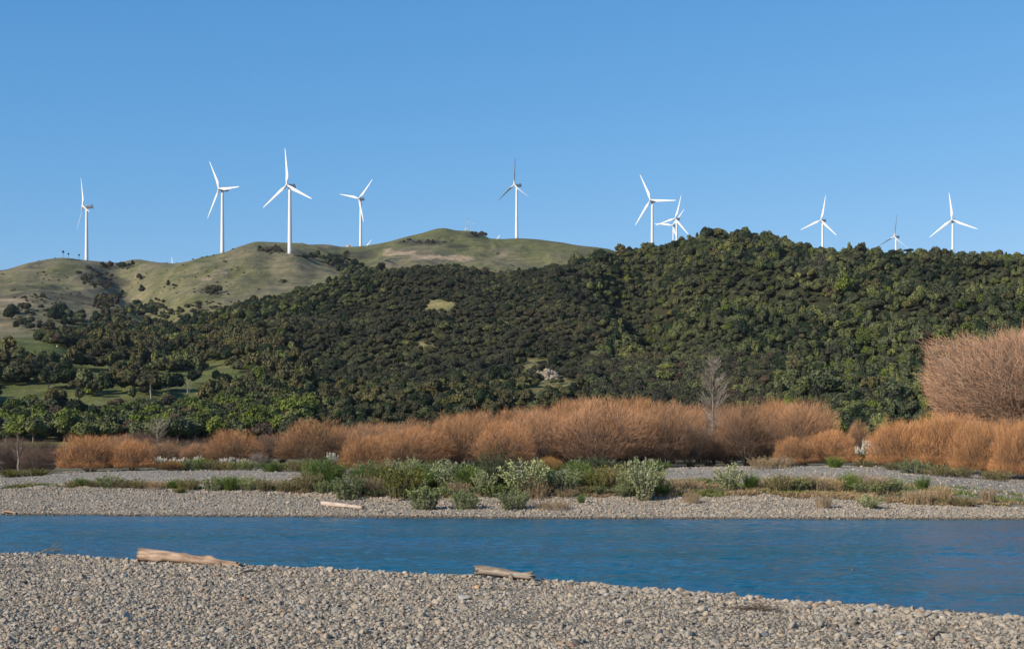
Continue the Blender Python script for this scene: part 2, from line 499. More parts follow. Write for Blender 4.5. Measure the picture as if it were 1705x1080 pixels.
V = np.stack([GX, GY, bar_z(GX, GY)], -1).reshape(-1, 3)
i = np.arange(len(gy) - 1)[:, None] * len(gx); j = np.arange(len(gx) - 1)[None, :]
Q = np.stack([i + j, i + j + 1, i + len(gx) + j + 1, i + len(gx) + j], -1).reshape(-1, 4)
near_bar = tag(mobj('near_gravel_bar', make_mesh('near_gravel_bar', V, Q, [M_GRAVEL], smooth=True)), kind='structure')

# river ----------------------------------------------------------------------
wx = np.concatenate([np.arange(-900, -48, 12.0), np.arange(-48, 48, .11), np.arange(48, 901, 12.0)])
wy = np.concatenate([np.arange(-20, 26, 2.0), np.arange(26, 80, .095), np.arange(80, 111, 3.0)])
WX, WY = np.meshgrid(wx, wy)
sw = 1.4 * (1 - .55 * smoothstep(58, 72, WY)) * (.45 + 1.0 * smoothstep(-.35, .45, fbm2(WX / 14, WY / 4.5, 3, 71.)))          # calmer and rougher bands of current
WZ = sw * (.040 * fbm2(WX / 1.6, WY / .95, 2, 72.) + .024 * fbm2(WX / .62, WY / .40, 2, 73.)) + .010 * fbm2(WX / .33, WY / .24, 1, 74.)
WZ = np.where((np.abs(WX) > 48) | (WY < 26) | (WY > 80), 0, WZ)
V = np.stack([WX, WY, WZ], -1).reshape(-1, 3)
i = np.arange(len(wy) - 1)[:, None] * len(wx); j = np.arange(len(wx) - 1)[None, :]
water = tag(mobj('river_water', make_mesh('river_water', V, np.stack([i + j, i + j + 1, i + len(wx) + j + 1, i + len(wx) + j], -1).reshape(-1, 4), [M_WATER], smooth=True)), kind='structure')

# far bank and hills: one sheet described by stations going away from the camera ----
# each station: (list of photo x, list of photo y of its ground, list of distances)
def shoreY(u): return CZ * F / (pchip([-1500, 0, 300, 600, 1000, 1705, 3200], [855, 857, 859, 861, 863, 864.5, 866], u) - HZ)
def const(v): return lambda u: np.full_like(np.asarray(u, float), v)
def zst(z, Yf): return (lambda u: HZ - (z - CZ) * F / Yf(u), Yf)
foot_y = lambda u: pchip([-1500, 0, 100, 300, 420, 480, 560, 700, 800, 1000, 1200, 1400, 1550, 1705, 3200], [818, 815, 813, 816, 818, 823, 828, 834, 832, 831, 831, 836, 843, 848, 855], u)
foot_Y = lambda u: shoreY(u) + pchip([-1500, 0, 400, 700, 1705, 3200], [13, 13, 12, 8.5, 7.0, 7], u)
top_y = lambda u: pchip([-1500, 0, 100, 300, 420, 480, 560, 700, 1000, 1200, 1400, 1550, 1640, 1705, 3200], [815, 811, 809, 812, 814, 816, 818, 822, 821, 822, 827, 834, 842, 846, 852], u)
top_Y = lambda u: foot_Y(u) + 0.9
def P(xs, ys): return lambda u: pchip(xs, ys, u)
ST = [
 zst(-0.7, lambda u: shoreY(u) - 3.5),
 zst(0.0, shoreY),
 (foot_y, foot_Y),
 (top_y, top_Y),
 # back of the vegetated strip
 (P([-1500, 0, 300, 600, 900, 1150, 1300, 1450, 1600, 1705, 3200], [806, 805, 803, 800, 800, 800, 800, 804, 812, 822, 830]), lambda u: top_Y(u) + 9),
 # gravel mound and flat in front of the willows
 (P([-1500, 0, 100, 270, 500, 800, 1050, 1120, 1250, 1400, 1500, 1600, 1705, 3200], [797, 796, 790, 785, 785, 783, 783, 781, 778, 777, 783, 792, 801, 806]), P([-1500, 0, 100, 500, 900, 1200, 1500, 1705, 3200], [122, 122, 128, 134, 128, 122, 116, 112, 112])),
 (P([-1500, 0, 200, 600, 1000, 1400, 1705, 3200], [786, 786, 781, 779, 779, 775, 783, 786]), P([-1500, 0, 1705, 3200], [150, 150, 142, 142])),
 (const(763.0), const(230.0)),                                                                                    # 7 flood plain behind the willows
 (const(738.0), P([-1500, 0, 600, 1000, 3200], [325, 325, 350, 370, 370])),                                       # 8 toe of the hills
 (P([-1500, 0, 300, 450, 600, 750, 900, 1000, 1400, 1705, 3200], [705, 705, 703, 703, 700, 692, 684, 682, 684, 690, 690]), P([-1500, 0, 450, 750, 1000, 1400, 1705, 3200], [395, 395, 400, 425, 445, 440, 430, 430])),
 (P([-1500, 0, 150, 300, 450, 600, 750, 900, 1000, 1200, 1400, 1705, 3200], [640, 645, 642, 640, 645, 648, 638, 622, 612, 612, 612, 600, 600]), P([-1500, 0, 300, 450, 600, 900, 1100, 1250, 1550, 1705, 3200], [500, 500, 510, 520, 530, 560, 590, 565, 550, 540, 540])),
 (P([-1500, -100, 0, 90, 150, 300, 450, 600, 750, 900, 1000, 1080, 1170, 1300, 1400, 1550, 1705, 3200], [556, 556, 563, 576, 598, 606, 582, 556, 545, 545, 548, 566, 525, 512, 518, 510, 505, 505]), P([-1500, 0, 150, 300, 450, 600, 750, 900, 1080, 1250, 1550, 1705, 3200], [620, 620, 620, 625, 655, 700, 720, 740, 800, 740, 730, 720, 720])),
 # 12 wooded ridge that stands against the grass hills and, right of centre, against the sky
 (P([-1500, 0, 100, 200, 270, 330, 400, 450, 500, 560, 620, 700, 760, 830, 880, 930, 1000, 1100, 1150, 1200, 1250, 1300, 1350, 1400, 1450, 1550, 1640, 1705, 1900, 3200],
    [572, 572, 570, 564, 556, 540, 518, 506, 494, 478, 464, 455, 453, 464, 464, 452, 434, 420, 407, 400, 399, 408, 425, 435, 439, 445, 445, 443, 434, 445]),
  P([-1500, 0, 150, 300, 450, 600, 750, 900, 1000, 1200, 1400, 1705, 3200], [755, 755, 780, 800, 870, 920, 955, 980, 1000, 1010, 1000, 990, 990])),
 (P([-1500, 0, 150, 300, 450, 600, 750, 900, 1000, 1100, 1300, 1705, 3200], [550, 550, 552, 542, 520, 490, 478, 480, 482, 485, 485, 490, 490]), P([-1500, 0, 150, 300, 450, 600, 750, 900, 1705, 3200], [880, 880, 910, 940, 1020, 1080, 1120, 1150, 1180, 1180])),
 # 14 faces of the grass hills
 (P([-1500, 0, 80, 150, 220, 300, 380, 450, 486, 530, 600, 680, 750, 830, 900, 1000, 1100, 1705, 3200], [492, 490, 484, 492, 497, 478, 450, 436, 429, 440, 446, 440, 436, 432, 434, 440, 452, 470, 470]), P([-1500, 0, 150, 220, 300, 400, 486, 540, 600, 750, 900, 1100, 3200], [1180, 1180, 1260, 1280, 1250, 1320, 1400, 1420, 1480, 1560, 1600, 1600, 1600])),
 # 15 skyline of the grass hills
 (P([-1500, -200, 0, 50, 100, 150, 195, 225, 255, 285, 330, 372, 400, 430, 460, 500, 540, 570, 600, 640, 675, 700, 738, 760, 785, 803, 818, 835, 860, 900, 930, 960, 1000, 1025, 1060, 1120, 1370, 1500, 1590, 1705, 3200],
    [455, 452, 450, 437, 429.5, 434, 437, 432, 436, 439, 430, 421, 410, 402.5, 404, 407, 407, 411, 410, 404, 395, 389, 380, 384, 385, 391, 398, 398.5, 397.5, 399.5, 403, 408, 413, 419, 426, 440, 452, 465, 460, 462, 470]),
  P([-1500, 0, 100, 150, 220, 280, 372, 430, 480, 600, 700, 740, 860, 1000, 1120, 1370, 1500, 1600, 3200], [1600, 1600, 1720, 1740, 1800, 1640, 1590, 1620, 1680, 2060, 1960, 1960, 1890, 1800, 2100, 2060, 2250, 1900, 1900])),
 (const(545.0), const(2900.0)),
 (const(580.0), const(6000.0)),
]
SUBD = [5, 26, 8, 16, 16, 12, 14, 16, 20, 26, 40, 46, 14, 30, 44, 8, 4]
NU0, NU1 = -900, 2600
COLS = np.concatenate([np.arange(NU0, -60, 10), np.arange(-60, 1765, 3.0), np.arange(1765, NU1 + 1, 10)])
yk = np.stack([s[0](COLS) for s in ST]); Yk = np.stack([s[1](COLS) for s in ST])
ts = np.concatenate([np.linspace(k, k + 1, n, endpoint=False) for k, n in enumerate(SUBD)] + [[len(ST) - 1.0]])
def pchip_rows(A, t):
    n = len(A); d = np.diff(A, axis=0); m = np.zeros_like(A)
    m[0], m[-1] = d[0], d[-1]
    s = d[:-1] * d[1:]
    with np.errstate(divide='ignore', invalid='ignore'):
        hm = 2 * s / (d[:-1] + d[1:])
    m[1:-1] = np.where(s > 0, hm, 0)
    k = np.clip(t.astype(int), 0, n - 2); f = (t - k)[:, None]
    return (1 + 2 * f) * (1 - f) ** 2 * A[k] + f * (1 - f) ** 2 * m[k] + f * f * (3 - 2 * f) * A[k + 1] + f * f * (f - 1) * m[k + 1]
YT = pchip_rows(Yk, ts); yT = pchip_rows(yk, ts)
XT = (COLS[None, :] - CX) * YT / F
ZT = CZ + (HZ - yT) * YT / F
TT = np.broadcast_to(ts[:, None], YT.shape)
# folds and roughness of the real surface
amp = smoothstep(7.6, 9.0, TT)
ridge = 1 - 0.8 * np.exp(-((TT - 12) / .3) ** 2) - 0.93 * np.exp(-((TT - 15) / .4) ** 2)
n_big = fbm2(XT / 150, YT / 210, 4, 3.0); n_mid = fbm2(XT / 45, YT / 60, 3, 5.0)
folds = 1 - 2.2 * np.abs(fbm2(XT / 130 + 0.35 * YT / 130, YT / 420, 3, 8.0))       # spurs that run down the faces
ZT = ZT + amp * ridge * (5.5 * n_big + 1.8 * n_mid)
diag = 1 - 2.0 * np.abs(fbm2((XT * .8 + YT * .5) / 75, (YT * .8 - XT * .5) / 330, 3, 14.))   # lesser spurs of the wooded hills
ZT = ZT + ridge * 14.0 * (diag - .4) * smoothstep(9.8, 10.8, TT) * (1 - smoothstep(11.8, 12.3, TT)) * smoothstep(350, 520, COLS)[None, :]
ZT = ZT + (ridge + .05) * (1.5 * fbm2(XT / 22, YT / 40, 3, 15.) + 5.0 * (1 - 2 * np.abs(fbm2(XT / 60, YT / 260, 3, 16.)) - .5)) * smoothstep(12.8, 13.4, TT) * (1 - smoothstep(15.2, 15.6, TT))
ZT = ZT + ridge * 6.5 * (folds - .4) * smoothstep(12.7, 13.6, TT) * smoothstep(-800, 100, COLS)[None, :]
ZT = ZT + ridge * 8.0 * (folds - .4) * smoothstep(9.6, 11, TT) * (1 - smoothstep(12.2, 12.7, TT)) * smoothstep(520, 800, COLS)[None, :]
# side valley right of the central spur
gx_ = 1005 + 62 * (12 - TT)
ZT = ZT - 15 * np.exp(-((COLS[None, :] - gx_) / 46) ** 2) * smoothstep(10, 10.9, TT) * (1 - smoothstep(11.5, 12.0, TT))
ZT = ZT + 10 * np.exp(-((COLS[None, :] - gx_ + 110) / 60) ** 2) * smoothstep(10, 10.9, TT) * (1 - smoothstep(11.4, 12.0, TT))
# valley on the left grass hills
gl_ = 235 - 75 * (TT - 14)
ZT = ZT - 14 * np.exp(-((COLS[None, :] - gl_) / 34) ** 2) * smoothstep(13.0, 13.7, TT) * (1 - smoothstep(14.5, 14.9, TT))
# roughness of the river flat
flat = smoothstep(2.0, 2.4, TT) * (1 - smoothstep(6.5, 7.5, TT))
ZT = ZT + flat * (0.10 * fbm2(XT / 4.0, YT / 4.0, 4, 9.0)) + 0.05 * smoothstep(1, 1.3, TT) * (1 - smoothstep(2, 2.4, TT)) * fbm2(XT / 1.6, YT / 1.2, 3, 10.)
ZT = ZT + 0.22 * np.exp(-((TT - 2.7) / .5) ** 2) * fbm2(XT / 2.2, YT / 5.0, 3, 12.)
PT = HZ - (ZT - CZ) * F / YT                       # photo y of every ground point

def col_at(u):
    u = float(np.clip(u, COLS[0], COLS[-1])); i = int(np.clip(np.searchsorted(COLS, u) - 1, 0, len(COLS) - 2))
    return i, (u - COLS[i]) / (COLS[i + 1] - COLS[i])
def gz(X, Y):
    """ground height and station t at a world point (far side of the river)"""
    i, f = col_at(X * F / Y + CX)
    z0 = np.interp(Y, YT[:, i], ZT[:, i]); z1 = np.interp(Y, YT[:, i + 1], ZT[:, i + 1])
    t = np.interp(Y, YT[:, i], ts)
    return z0 * (1 - f) + z1 * f, t
def see(x, y, tmin=1.0):
    """nearest ground point (station > tmin) seen at photo pixel x, y"""
    i, f = col_at(x)
    k0 = np.searchsorted(ts, tmin)
    p = PT[k0:, i] * (1 - f) + PT[k0:, i + 1] * f
    k = np.argmax(p <= y)
    if p[k] > y: k = int(np.argmin(p))
    k = max(k, 1)
    a = np.clip((p[k - 1] - y) / (p[k - 1] - p[k] + 1e-9), 0, 1)
    Y = YT[k0 + k - 1, i] * (1 - a) + YT[k0 + k, i] * a
    X = (x - CX) * Y / F
    return np.array([X, Y, gz(X, Y)[0]])

# colour of the ground itself
NR, NC = YT.shape
U2 = np.broadcast_to(COLS[None, :], YT.shape)
def lerp(a, b, f): return np.asarray(a) * (1 - f[..., None]) + np.asarray(b) * f[..., None]
nA = fbm2(XT / 90, YT / 320, 5, 21.0, .62); nB = fbm2(XT / 30, YT / 120, 4, 22.0, .62); nC = fbm2(XT / 260, YT / 300, 3, 23.)
dry = np.clip(0.62 + 1.5 * nA + 0.9 * nB - 0.0028 * np.clip(U2 - 500, 0, 300) - 0.35 * smoothstep(14.0, 14.9, TT) * smoothstep(520, 640, U2), 0, 1)
green = np.array([.104, .106, .042]); tan = np.array([.168, .146, .088]); scrub = np.array([.060, .056, .034])
tint = lerp(green, tan, dry)
scr = smoothstep(.22, .42, nB + .6 * nA - 0.05) * (1 - 0.7 * smoothstep(500, 600, U2)) * smoothstep(13.0, 13.6, TT)
tint = lerp(tint, scrub, 0.75 * scr)
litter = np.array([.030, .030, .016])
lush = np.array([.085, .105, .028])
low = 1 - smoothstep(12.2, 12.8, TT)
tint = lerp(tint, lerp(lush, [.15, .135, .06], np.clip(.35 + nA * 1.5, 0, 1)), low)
def blob(cx_, cy_, rx, ry, soft=.35):
    d = ((U2 - cx_) / rx) ** 2 + ((PT - cy_) / ry) ** 2
    return 1 - smoothstep(1 - soft, 1 + soft, d + .5 * nB)
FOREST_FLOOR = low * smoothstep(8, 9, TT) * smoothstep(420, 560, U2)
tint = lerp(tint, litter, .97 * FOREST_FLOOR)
CLEAR = [(730, 508, 34, 9), (862, 533, 22, 6), (705, 577, 24, 7), (890, 612, 34, 18), (911, 640, 36, 20), (990, 590, 20, 8), (660, 610, 20, 6), (950, 640, 14, 6), (1010, 640, 16, 5)]
for c in CLEAR:
    tint = lerp(tint, np.array([.16, .145, .065]), blob(*c) * low)
# bare clay of slips and the track cut across the far hill
hi = smoothstep(13.2, 13.6, TT)
for x0, x1, yy, hh in [(640, 690, 420, 4), (685, 790, 427, 3)]:
    m = smoothstep(x0 - 6, x0 + 6, U2) * (1 - smoothstep(x1 - 6, x1 + 6, U2)) * (1 - smoothstep(.6, 1.4, np.abs(PT - yy - 2 * np.sin(U2 / 17.) - 3 * nB * 3) / hh))
    tint = lerp(tint, np.array([.40, .29, .19]), .85 * m * hi)
for c in [(372, 453, 8, 2.5), (345, 465, 10, 2), (75, 462, 10, 2.5), (20, 500, 30, 3), (225, 520, 16, 3)]:
    tint = lerp(tint, np.array([.30, .23, .16]), .8 * blob(*c) * hi)
for c in [(700, 404, 42, 5), (790, 391, 18, 5), (600, 425, 30, 6), (455, 415, 24, 5), (130, 432, 20, 2), (180, 444, 16, 2.5), (190, 470, 28, 7), (560, 440, 16, 8), (760, 410, 20, 3)]:
    tint = lerp(tint, np.array([.050, .047, .032]), .8 * blob(*c) * hi)

k7 = int(np.searchsorted(ts, 7.0))
def sheet(name, r0, r1, mat, attrs):
    rows = np.arange(r0, r1)
    V = np.stack([XT[r0:r1], YT[r0:r1], ZT[r0:r1]], -1).reshape(-1, 3)
    i = np.arange(len(rows) - 1)[:, None] * NC; j = np.arange(NC - 1)[None, :]
    Q = np.stack([i + j, i + j + 1, i + NC + j + 1, i + NC + j], -1).reshape(-1, 4)
    return tag(mobj(name, make_mesh(name, V, Q, [mat], smooth=True, attrs=attrs)), kind='structure')
tb = TT[:k7 + 1]
rightish = smoothstep(380, 560, U2[:k7 + 1])
veg = np.exp(-((tb - 3.3) / .55) ** 2) * (0.35 + .65 * rightish) + smoothstep(5.6, 6.0, tb)
veg = np.clip(veg * (1.1 + 1.6 * fbm2(XT[:k7 + 1] / 3, YT[:k7 + 1] / 3, 4, 31.)) - .12, 0, 1)
far_bank = sheet('far_gravel_bank', 0, k7 + 1, M_BANK, {'veg': ('POINT', veg.ravel())})
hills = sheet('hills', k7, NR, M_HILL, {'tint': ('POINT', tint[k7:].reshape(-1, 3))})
# ---------------------------------------------------------------- wind turbines
def blade_mesh():
    g = Geo(); n = 22; k = 12
    rows = []
    for a in np.linspace(0, 1, n):
        r = 1.1 + a * 34.9
        chord = 1.9 if a < .03 else 1.9 + 1.5 * smoothstep(.03, .2, a) - 2.65 * max(0, (a - .2) / .8) ** .9
        if a > .97: chord *= 1 - .75 * ((a - .97) / .03) ** 2
        thick = 1.9 if a < .03 else max(.10, 1.9 * (1 - smoothstep(.02, .22, a)) + .42 * (1 - a) + .08)
        tw = R(14) * (1 - a) ** 2
        th = np.linspace(0, 2 * np.pi, k, endpoint=False)
        x = (np.cos(th) * .5 + .18 * smoothstep(.05, .25, a)) * chord; y = np.sin(th) * .5 * thick * (1 - .45 * np.cos(th) * smoothstep(.1, .3, a))
        rows.append(np.stack([x * np.cos(tw) - y * np.sin(tw), x * np.sin(tw) + y * np.cos(tw) - .9 * a * a, np.full(k, r)], -1))
    V = np.vstack(rows)
    i = np.arange(n - 1)[:, None] * k; j = np.arange(k)[None]; j2 = (j + 1) % k
    g.add(V, np.stack([i + j, i + j2, i + k + j2, i + k + j], -1).reshape(-1, 4))
    V = np.vstack([V, [[0, -.9, 36.05]]])
    g.add(np.vstack([rows[-1], [[.1, -.9, 36.05]]]), None, [(q, (q + 1) % k, k) for q in range(k)])
    return g.mesh('blade', [M_WHITE], True)
def tower_mesh(h):
    g = Geo(); zz = np.linspace(-3, h - 1.7, 14); f = np.clip(zz / h, 0, 1)
    g.tube(np.stack([0 * zz, 0 * zz, zz], -1), 2.15 - .85 * f, 24)
    for q in (.34, .67): g.tube(np.array([[0, 0, h * q - .12], [0, 0, h * q + .12]]), 2.15 - .85 * q + .06, 24)
    return g.mesh('tower', [M_WHITE], True)
def nacelle_mesh():
    g = Geo(); k = 16
    st = [(-2.6, 1.15), (-2.3, 1.45), (-1, 1.65), (2, 1.7), (6.2, 1.55), (7.4, 1.35), (7.7, 1.0)]
    th = np.linspace(0, 2 * np.pi, k, endpoint=False)
    ex = .35
    sx = np.sign(np.cos(th)) * np.abs(np.cos(th)) ** ex; sz = np.sign(np.sin(th)) * np.abs(np.sin(th)) ** ex
    V = np.vstack([np.stack([sx * r * .95, np.full(k, y), sz * r], -1) for y, r in st])
    n = len(st); i = np.arange(n - 1)[:, None] * k; j = np.arange(k)[None]; j2 = (j + 1) % k
    g.add(V, np.stack([i + j, i + k + j, i + k + j2, i + j2], -1).reshape(-1, 4))
    g.add(np.vstack([V[-k:], [[0, 7.7, 0]]]), None, [(q, k, (q + 1) % k) for q in range(k)])
    g.add(np.vstack([V[:k], [[0, -2.6, 0]]]), None, [((q + 1) % k, k, q) for q in range(k)])
    g.tube([[0, 0, -2.4], [0, 0, -1.3]], 1.45, 20)
    return g.mesh('nacelle', [M_NACELLE], False)
def cooler_mesh():
    g = Geo(); g.box((0, 6.2, 2.1), (2.0, .9, 1.1)); g.tube([[.5, 5.0, 1.5], [.5, 5.0, 3.6]], .09, 6); g.box((.5, 5.0, 3.5), (.9, .1, .12))
    g.tube([[-.5, 5.0, 1.5], [-.5, 5.0, 3.3]], .07, 6)
    return g.mesh('cooler_and_mast', [M_DARKMETAL])
def hub_mesh():
    g = Geo(); y = np.array([-6.4, -6.2, -5.7, -5.0, -4.0, -3.2, -2.7]); r = np.array([.05, .55, 1.05, 1.4, 1.62, 1.62, 1.3])
    g.tube(np.stack([0 * y, y, 0 * y], -1), r, 20)
    return g.mesh('hub', [M_WHITE], True)
ME_BLADE, ME_NAC, ME_COOL, ME_HUB = blade_mesh(), nacelle_mesh(), cooler_mesh(), hub_mesh()
TURB = [  # photo x, y of hub, distance, yaw, rotor angle, pitch, label
 (138.2, 343.5, 1700, -60, -12, -6, 'leftmost white wind turbine, rotor seen nearly edge on, on the low grassy hilltop'),
 (365.0, 314.5, 1560, -41, -27, 4, 'white wind turbine left of the largest one, one blade pointing level to the right'),
 (477.8, 308.3, 1400, -32, -3, 4, 'largest white wind turbine, one blade straight up, whole tower seen standing on the grassy brow'),
 (597.5, 330.6, 2080, -32, 45, 4, 'white wind turbine right of the largest one, with one blade hanging down along its tower'),
 (856.2, 307.9, 1890, -50, 5, 86, 'wind turbine with dark thin blades, alone on the green hill right of the aerials'),
 (1083.2, 333.3, 1760, -35, -24, 4, 'white wind turbine with a level blade pointing right, tallest of three at the wooded ridge'),
 (1124.2, 363.9, 2200, -38, 18, 4, 'white wind turbine crossing blades with the one right behind it'),
 (1119.8, 375.3, 2650, -26, 39, 4, 'farthest white wind turbine, hidden behind the crossing blades of the one before it'),
 (1367.0, 366.8, 2080, -44, 13, 4, 'white wind turbine standing above the wooded ridge left of the small dark bladed one'),
 (1489.1, 394.0, 2300, -52, 10, 84, 'small white wind turbine with dark thin blades beside the umbrella shaped tree'),
 (1585.2, 366.0, 1880, -29, -6, 4, 'white wind turbine at the far right with one blade up, above the wooded ridge'),
 (289.0, 464.5, 2330, -35, -6, 4, 'white wind turbine hidden behind the saddle, only one upright blade tip showing'),
 (598.0, 424.0, 2500, -30, 48, 4, 'hidden white wind turbine, one blade tip above the ridge near the pale saddle shed'),
 (812.0, 417.0, 2480, -32, 46, 4, 'hidden white wind turbine, slanting blade tip above the green hill right of the aerials'),
]
for (x, y, Y, yaw, th, pitch, lab) in TURB:
    hub = px(x, y, Y); a = R(yaw)
    ov = 4.2                                         # rotor stands this far in front of the tower axis
    bx, by = hub[0] - math.sin(a) * ov, hub[1] + math.cos(a) * ov
    gzz = float(gz(bx, by)[0]); h = float(hub[2] - gzz)
    root = thing('wind_turbine', lab, 'wind turbine', (bx, by, gzz), a, 'wind turbines on the hills')
    mobj('tower', tower_mesh(h), root)
    nac = mobj('nacelle', ME_NAC, root, (0, 0, h))
    mobj('cooler', ME_COOL, nac)
    hb = mobj('hub', ME_HUB, root, (0, 0, h))
    for k in range(3):
        b = mobj('blade', ME_BLADE, root, (0, -ov, h))
        b.rotation_mode = 'QUATERNION'
        b.rotation_quaternion = (Matrix.Rotation(R(th + 120 * k), 3, 'Y') @ Matrix.Rotation(R(-pitch), 3, 'Z')).to_quaternion()
# ---------------------------------------------------------------- trees of the hills
def crown_geo(seed, rx, rz, nl, nleaf, leaf, flat=.55, up=.5, spread=.62, lobe=(.34, .52), stretch=1.0):
    """crown of lobes covered with leaf clumps; centre of the crown at the origin"""
    g = Geo(); r = np.random.default_rng(seed)
    cs, rs = [], []
    for k in range(nl):
        d = unit(r.normal(size=3)); d[2] = abs(d[2]) * 1.1 - flat * .5
        rad = r.uniform(*lobe)
        cs.append(d * spread * r.uniform(.75, 1.05) * (1 - rad * .3)); rs.append(rad)
    cs.append(np.array([0, 0, .05])); rs.append(.5)
    cs = np.array(cs); rs = np.array(rs)
    S = np.array([rx, rx, rz])
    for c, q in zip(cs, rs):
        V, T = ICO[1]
        g.add((V * (q * .80) * (1 + .22 * fbm3(V * 2 + seed + q * 9, 2))[:, None] + c) * S, None, T, .12 + .12 * r.random())  # core coloured darker: shade between leaf clumps put into the colour
    per = r.choice(len(cs), nleaf, p=rs ** 2 / np.sum(rs ** 2))
    d = rdirs(nleaf, r); d[:, 2] = np.where(d[:, 2] < -.35, -d[:, 2] * .6, d[:, 2])
    p = cs[per] + d * (rs[per] * r.uniform(.80, 1.08, nleaf))[:, None]
    dist = np.linalg.norm(p[:, None] - cs[None], axis=2) / rs[None]
    keep = (dist < .72).sum(1) == 0
    p, d, per = p[keep], d[keep], per[keep]; n = len(p)
    nrm = unit(d * .9 + r.normal(size=(n, 3)) * .45 + np.array([0, 0, .25]))
    D = unit(np.cross(nrm, rdirs(n, r)) + np.array([0, 0, up]) * stretch)
    L = leaf * r.uniform(.7, 1.5, n); W = L * r.uniform(.5, .85, n)
    tone = r.uniform(.25, .75, len(cs))
    sh = np.clip(tone[per] + r.normal(0, .2, n), 0, 1)
    P0 = p * S - D * (L * .45)[:, None]
    S_ = np.cross(D, nrm)
    g.blades(P0, D, nrm, L, W, sh)
    return g
def tree_trunk(seed, h, r0, mat, nb=4, lean=.1, crownr=2.2):
    g = Geo(); r = np.random.default_rng(seed + 500)
    z = np.linspace(-.6, h, 7); lx, ly = r.normal(0, lean, 2)
    w = r.normal(0, .10, (7, 2)) * np.linspace(0, 1, 7)[:, None]
    Pm = np.stack([lx * z + w[:, 0], ly * z + w[:, 1], z], -1)
    g.tube(Pm, np.linspace(r0 * 1.25, r0 * .6, 7), 7)
    for k in range(nb):
        a = r.uniform(0, 6.28); st = Pm[3 + k % 3]
        e = st + np.array([np.cos(a) * crownr * .55, np.sin(a) * crownr * .55, crownr * r.uniform(.5, .9)])
        m = (st + e) / 2 + np.array([0, 0, -.15])
        g.tube([st, m, e], [r0 * .55, r0 * .38, r0 * .15], 5)
    return g.mesh('trunk', [mat], True)
KINDS = {}
def add_kind(key, mat, bark, rx, rz, th, nl, nleaf, leaf, nvar=3, r0=.16, **kw):
    vs = []
    for k in range(nvar):
        seed = abs(hash_str(key)) % 1000 + 31 * k
        q = random.Random(seed)
        a, b, c = rx * q.uniform(.88, 1.12), rz * q.uniform(.88, 1.12), th
        cr = crown_geo(seed, a, b, nl, nleaf, leaf, **kw)
        for i in range(len(cr.v)): cr.v[i] = cr.v[i] + np.array([0, 0, c + b * .55])
        vs.append((cr.mesh('crown', [mat]), tree_trunk(seed, c + b * .5, r0, bark, crownr=rx)))
    KINDS[key] = vs
def hash_str(s):
    h = 7
    for ch in s: h = (h * 131 + ord(ch)) & 0xffffff
    return h
add_kind('manuka', M_MANUKA, M_BARK_DARK, 2.9, 2.5, .7, 9, 1500, .42, 3, up=.8)
add_kind('broad', M_BROAD, M_BARK, 3.1, 2.9, 1.0, 8, 1500, .52, 4, up=.2)
add_kind('bright', M_BRIGHT, M_BARK, 2.8, 2.8, .9, 8, 1500, .5, 3, up=.2)
add_kind('dark', M_DARKF, M_BARK_DARK, 3.0, 3.4, 1.0, 9, 1600, .5, 3, up=.3)
add_kind('olive', M_OLIVE, M_BARK_PALE, 2.7, 2.6, 2.2, 7, 1100, .5, 3, r0=.2, lobe=(.28, .42), spread=.72)
add_kind('purple', M_PURPLE, M_BARK, 2.8, 2.4, 1.2, 8, 1500, .4, 2, up=.7)
add_kind('tall', M_BROAD, M_BARK_PALE, 1.7, 3.6, 1.5, 9, 1300, .5, 3, up=.9, spread=.7, lobe=(.26, .40))
add_kind('umbrella', M_DARKF, M_BARK, 3.2, 1.1, 5.6, 9, 1000, .45, 2, r0=.2, spread=.8, lobe=(.22, .34))
add_kind('scrub', M_MANUKA, M_BARK_DARK, 1.6, 1.2, .1, 6, 500, .34, 2, r0=.07, up=.6)

# where the woods stand -------------------------------------------------------
def inpoly(x, y, poly):
    c = False; n = len(poly); j = n - 1
    for i in range(n):
        xi, yi = poly[i]; xj, yj = poly[j]
        if (yi > y) != (yj > y) and x < (xj - xi) * (y - yi) / (yj - yi) + xi: c = not c
        j = i
    return c
PADDOCKS = [  # open grass among the left trees (photo pixels of the ground)
 [(-400, 555), (0, 560), (60, 570), (140, 588), (150, 598), (80, 596), (20, 588), (-400, 588)],
 [(118, 634), (190, 627), (345, 626), (345, 634), (300, 640), (205, 640), (120, 655)],
 [(70, 700), (120, 672), (200, 655), (255, 660), (330, 640), (378, 626), (420, 634), (480, 655), (430, 658), (370, 664), (322, 690), (285, 705), (180, 705), (60, 712)],
 [(0, 690), (30, 672), (60, 664), (90, 668), (20, 700)],
 [(360, 618), (395, 622), (420, 650), (490, 662), (470, 668), (400, 648)],
]
WILLOW_TOP = lambda u: pchip([-600, 0, 60, 100, 200, 300, 360, 430, 500, 560, 640, 700, 760, 830, 900, 960, 1040, 1120, 1170, 1250, 1340, 1385, 1400, 1450, 1520, 1535, 1560, 1620, 1705, 2300],
                              [735, 735, 730, 735, 718, 735, 712, 712, 696, 692, 694, 688, 672, 665, 655, 648, 646, 655, 655, 652, 652, 662, 690, 700, 682, 620, 600, 565, 550, 560], u)
forest = []          # (X, Y, Z, kind, scale, px x, px y, zone)
def try_tree(X, Y, kind, s, zone):
    z, t = gz(X, Y)
    forest.append((X, Y, z - .15, kind, s, X * F / Y + CX, HZ - (z - CZ) * F / Y, zone, t))
rg = np.random.default_rng(5)
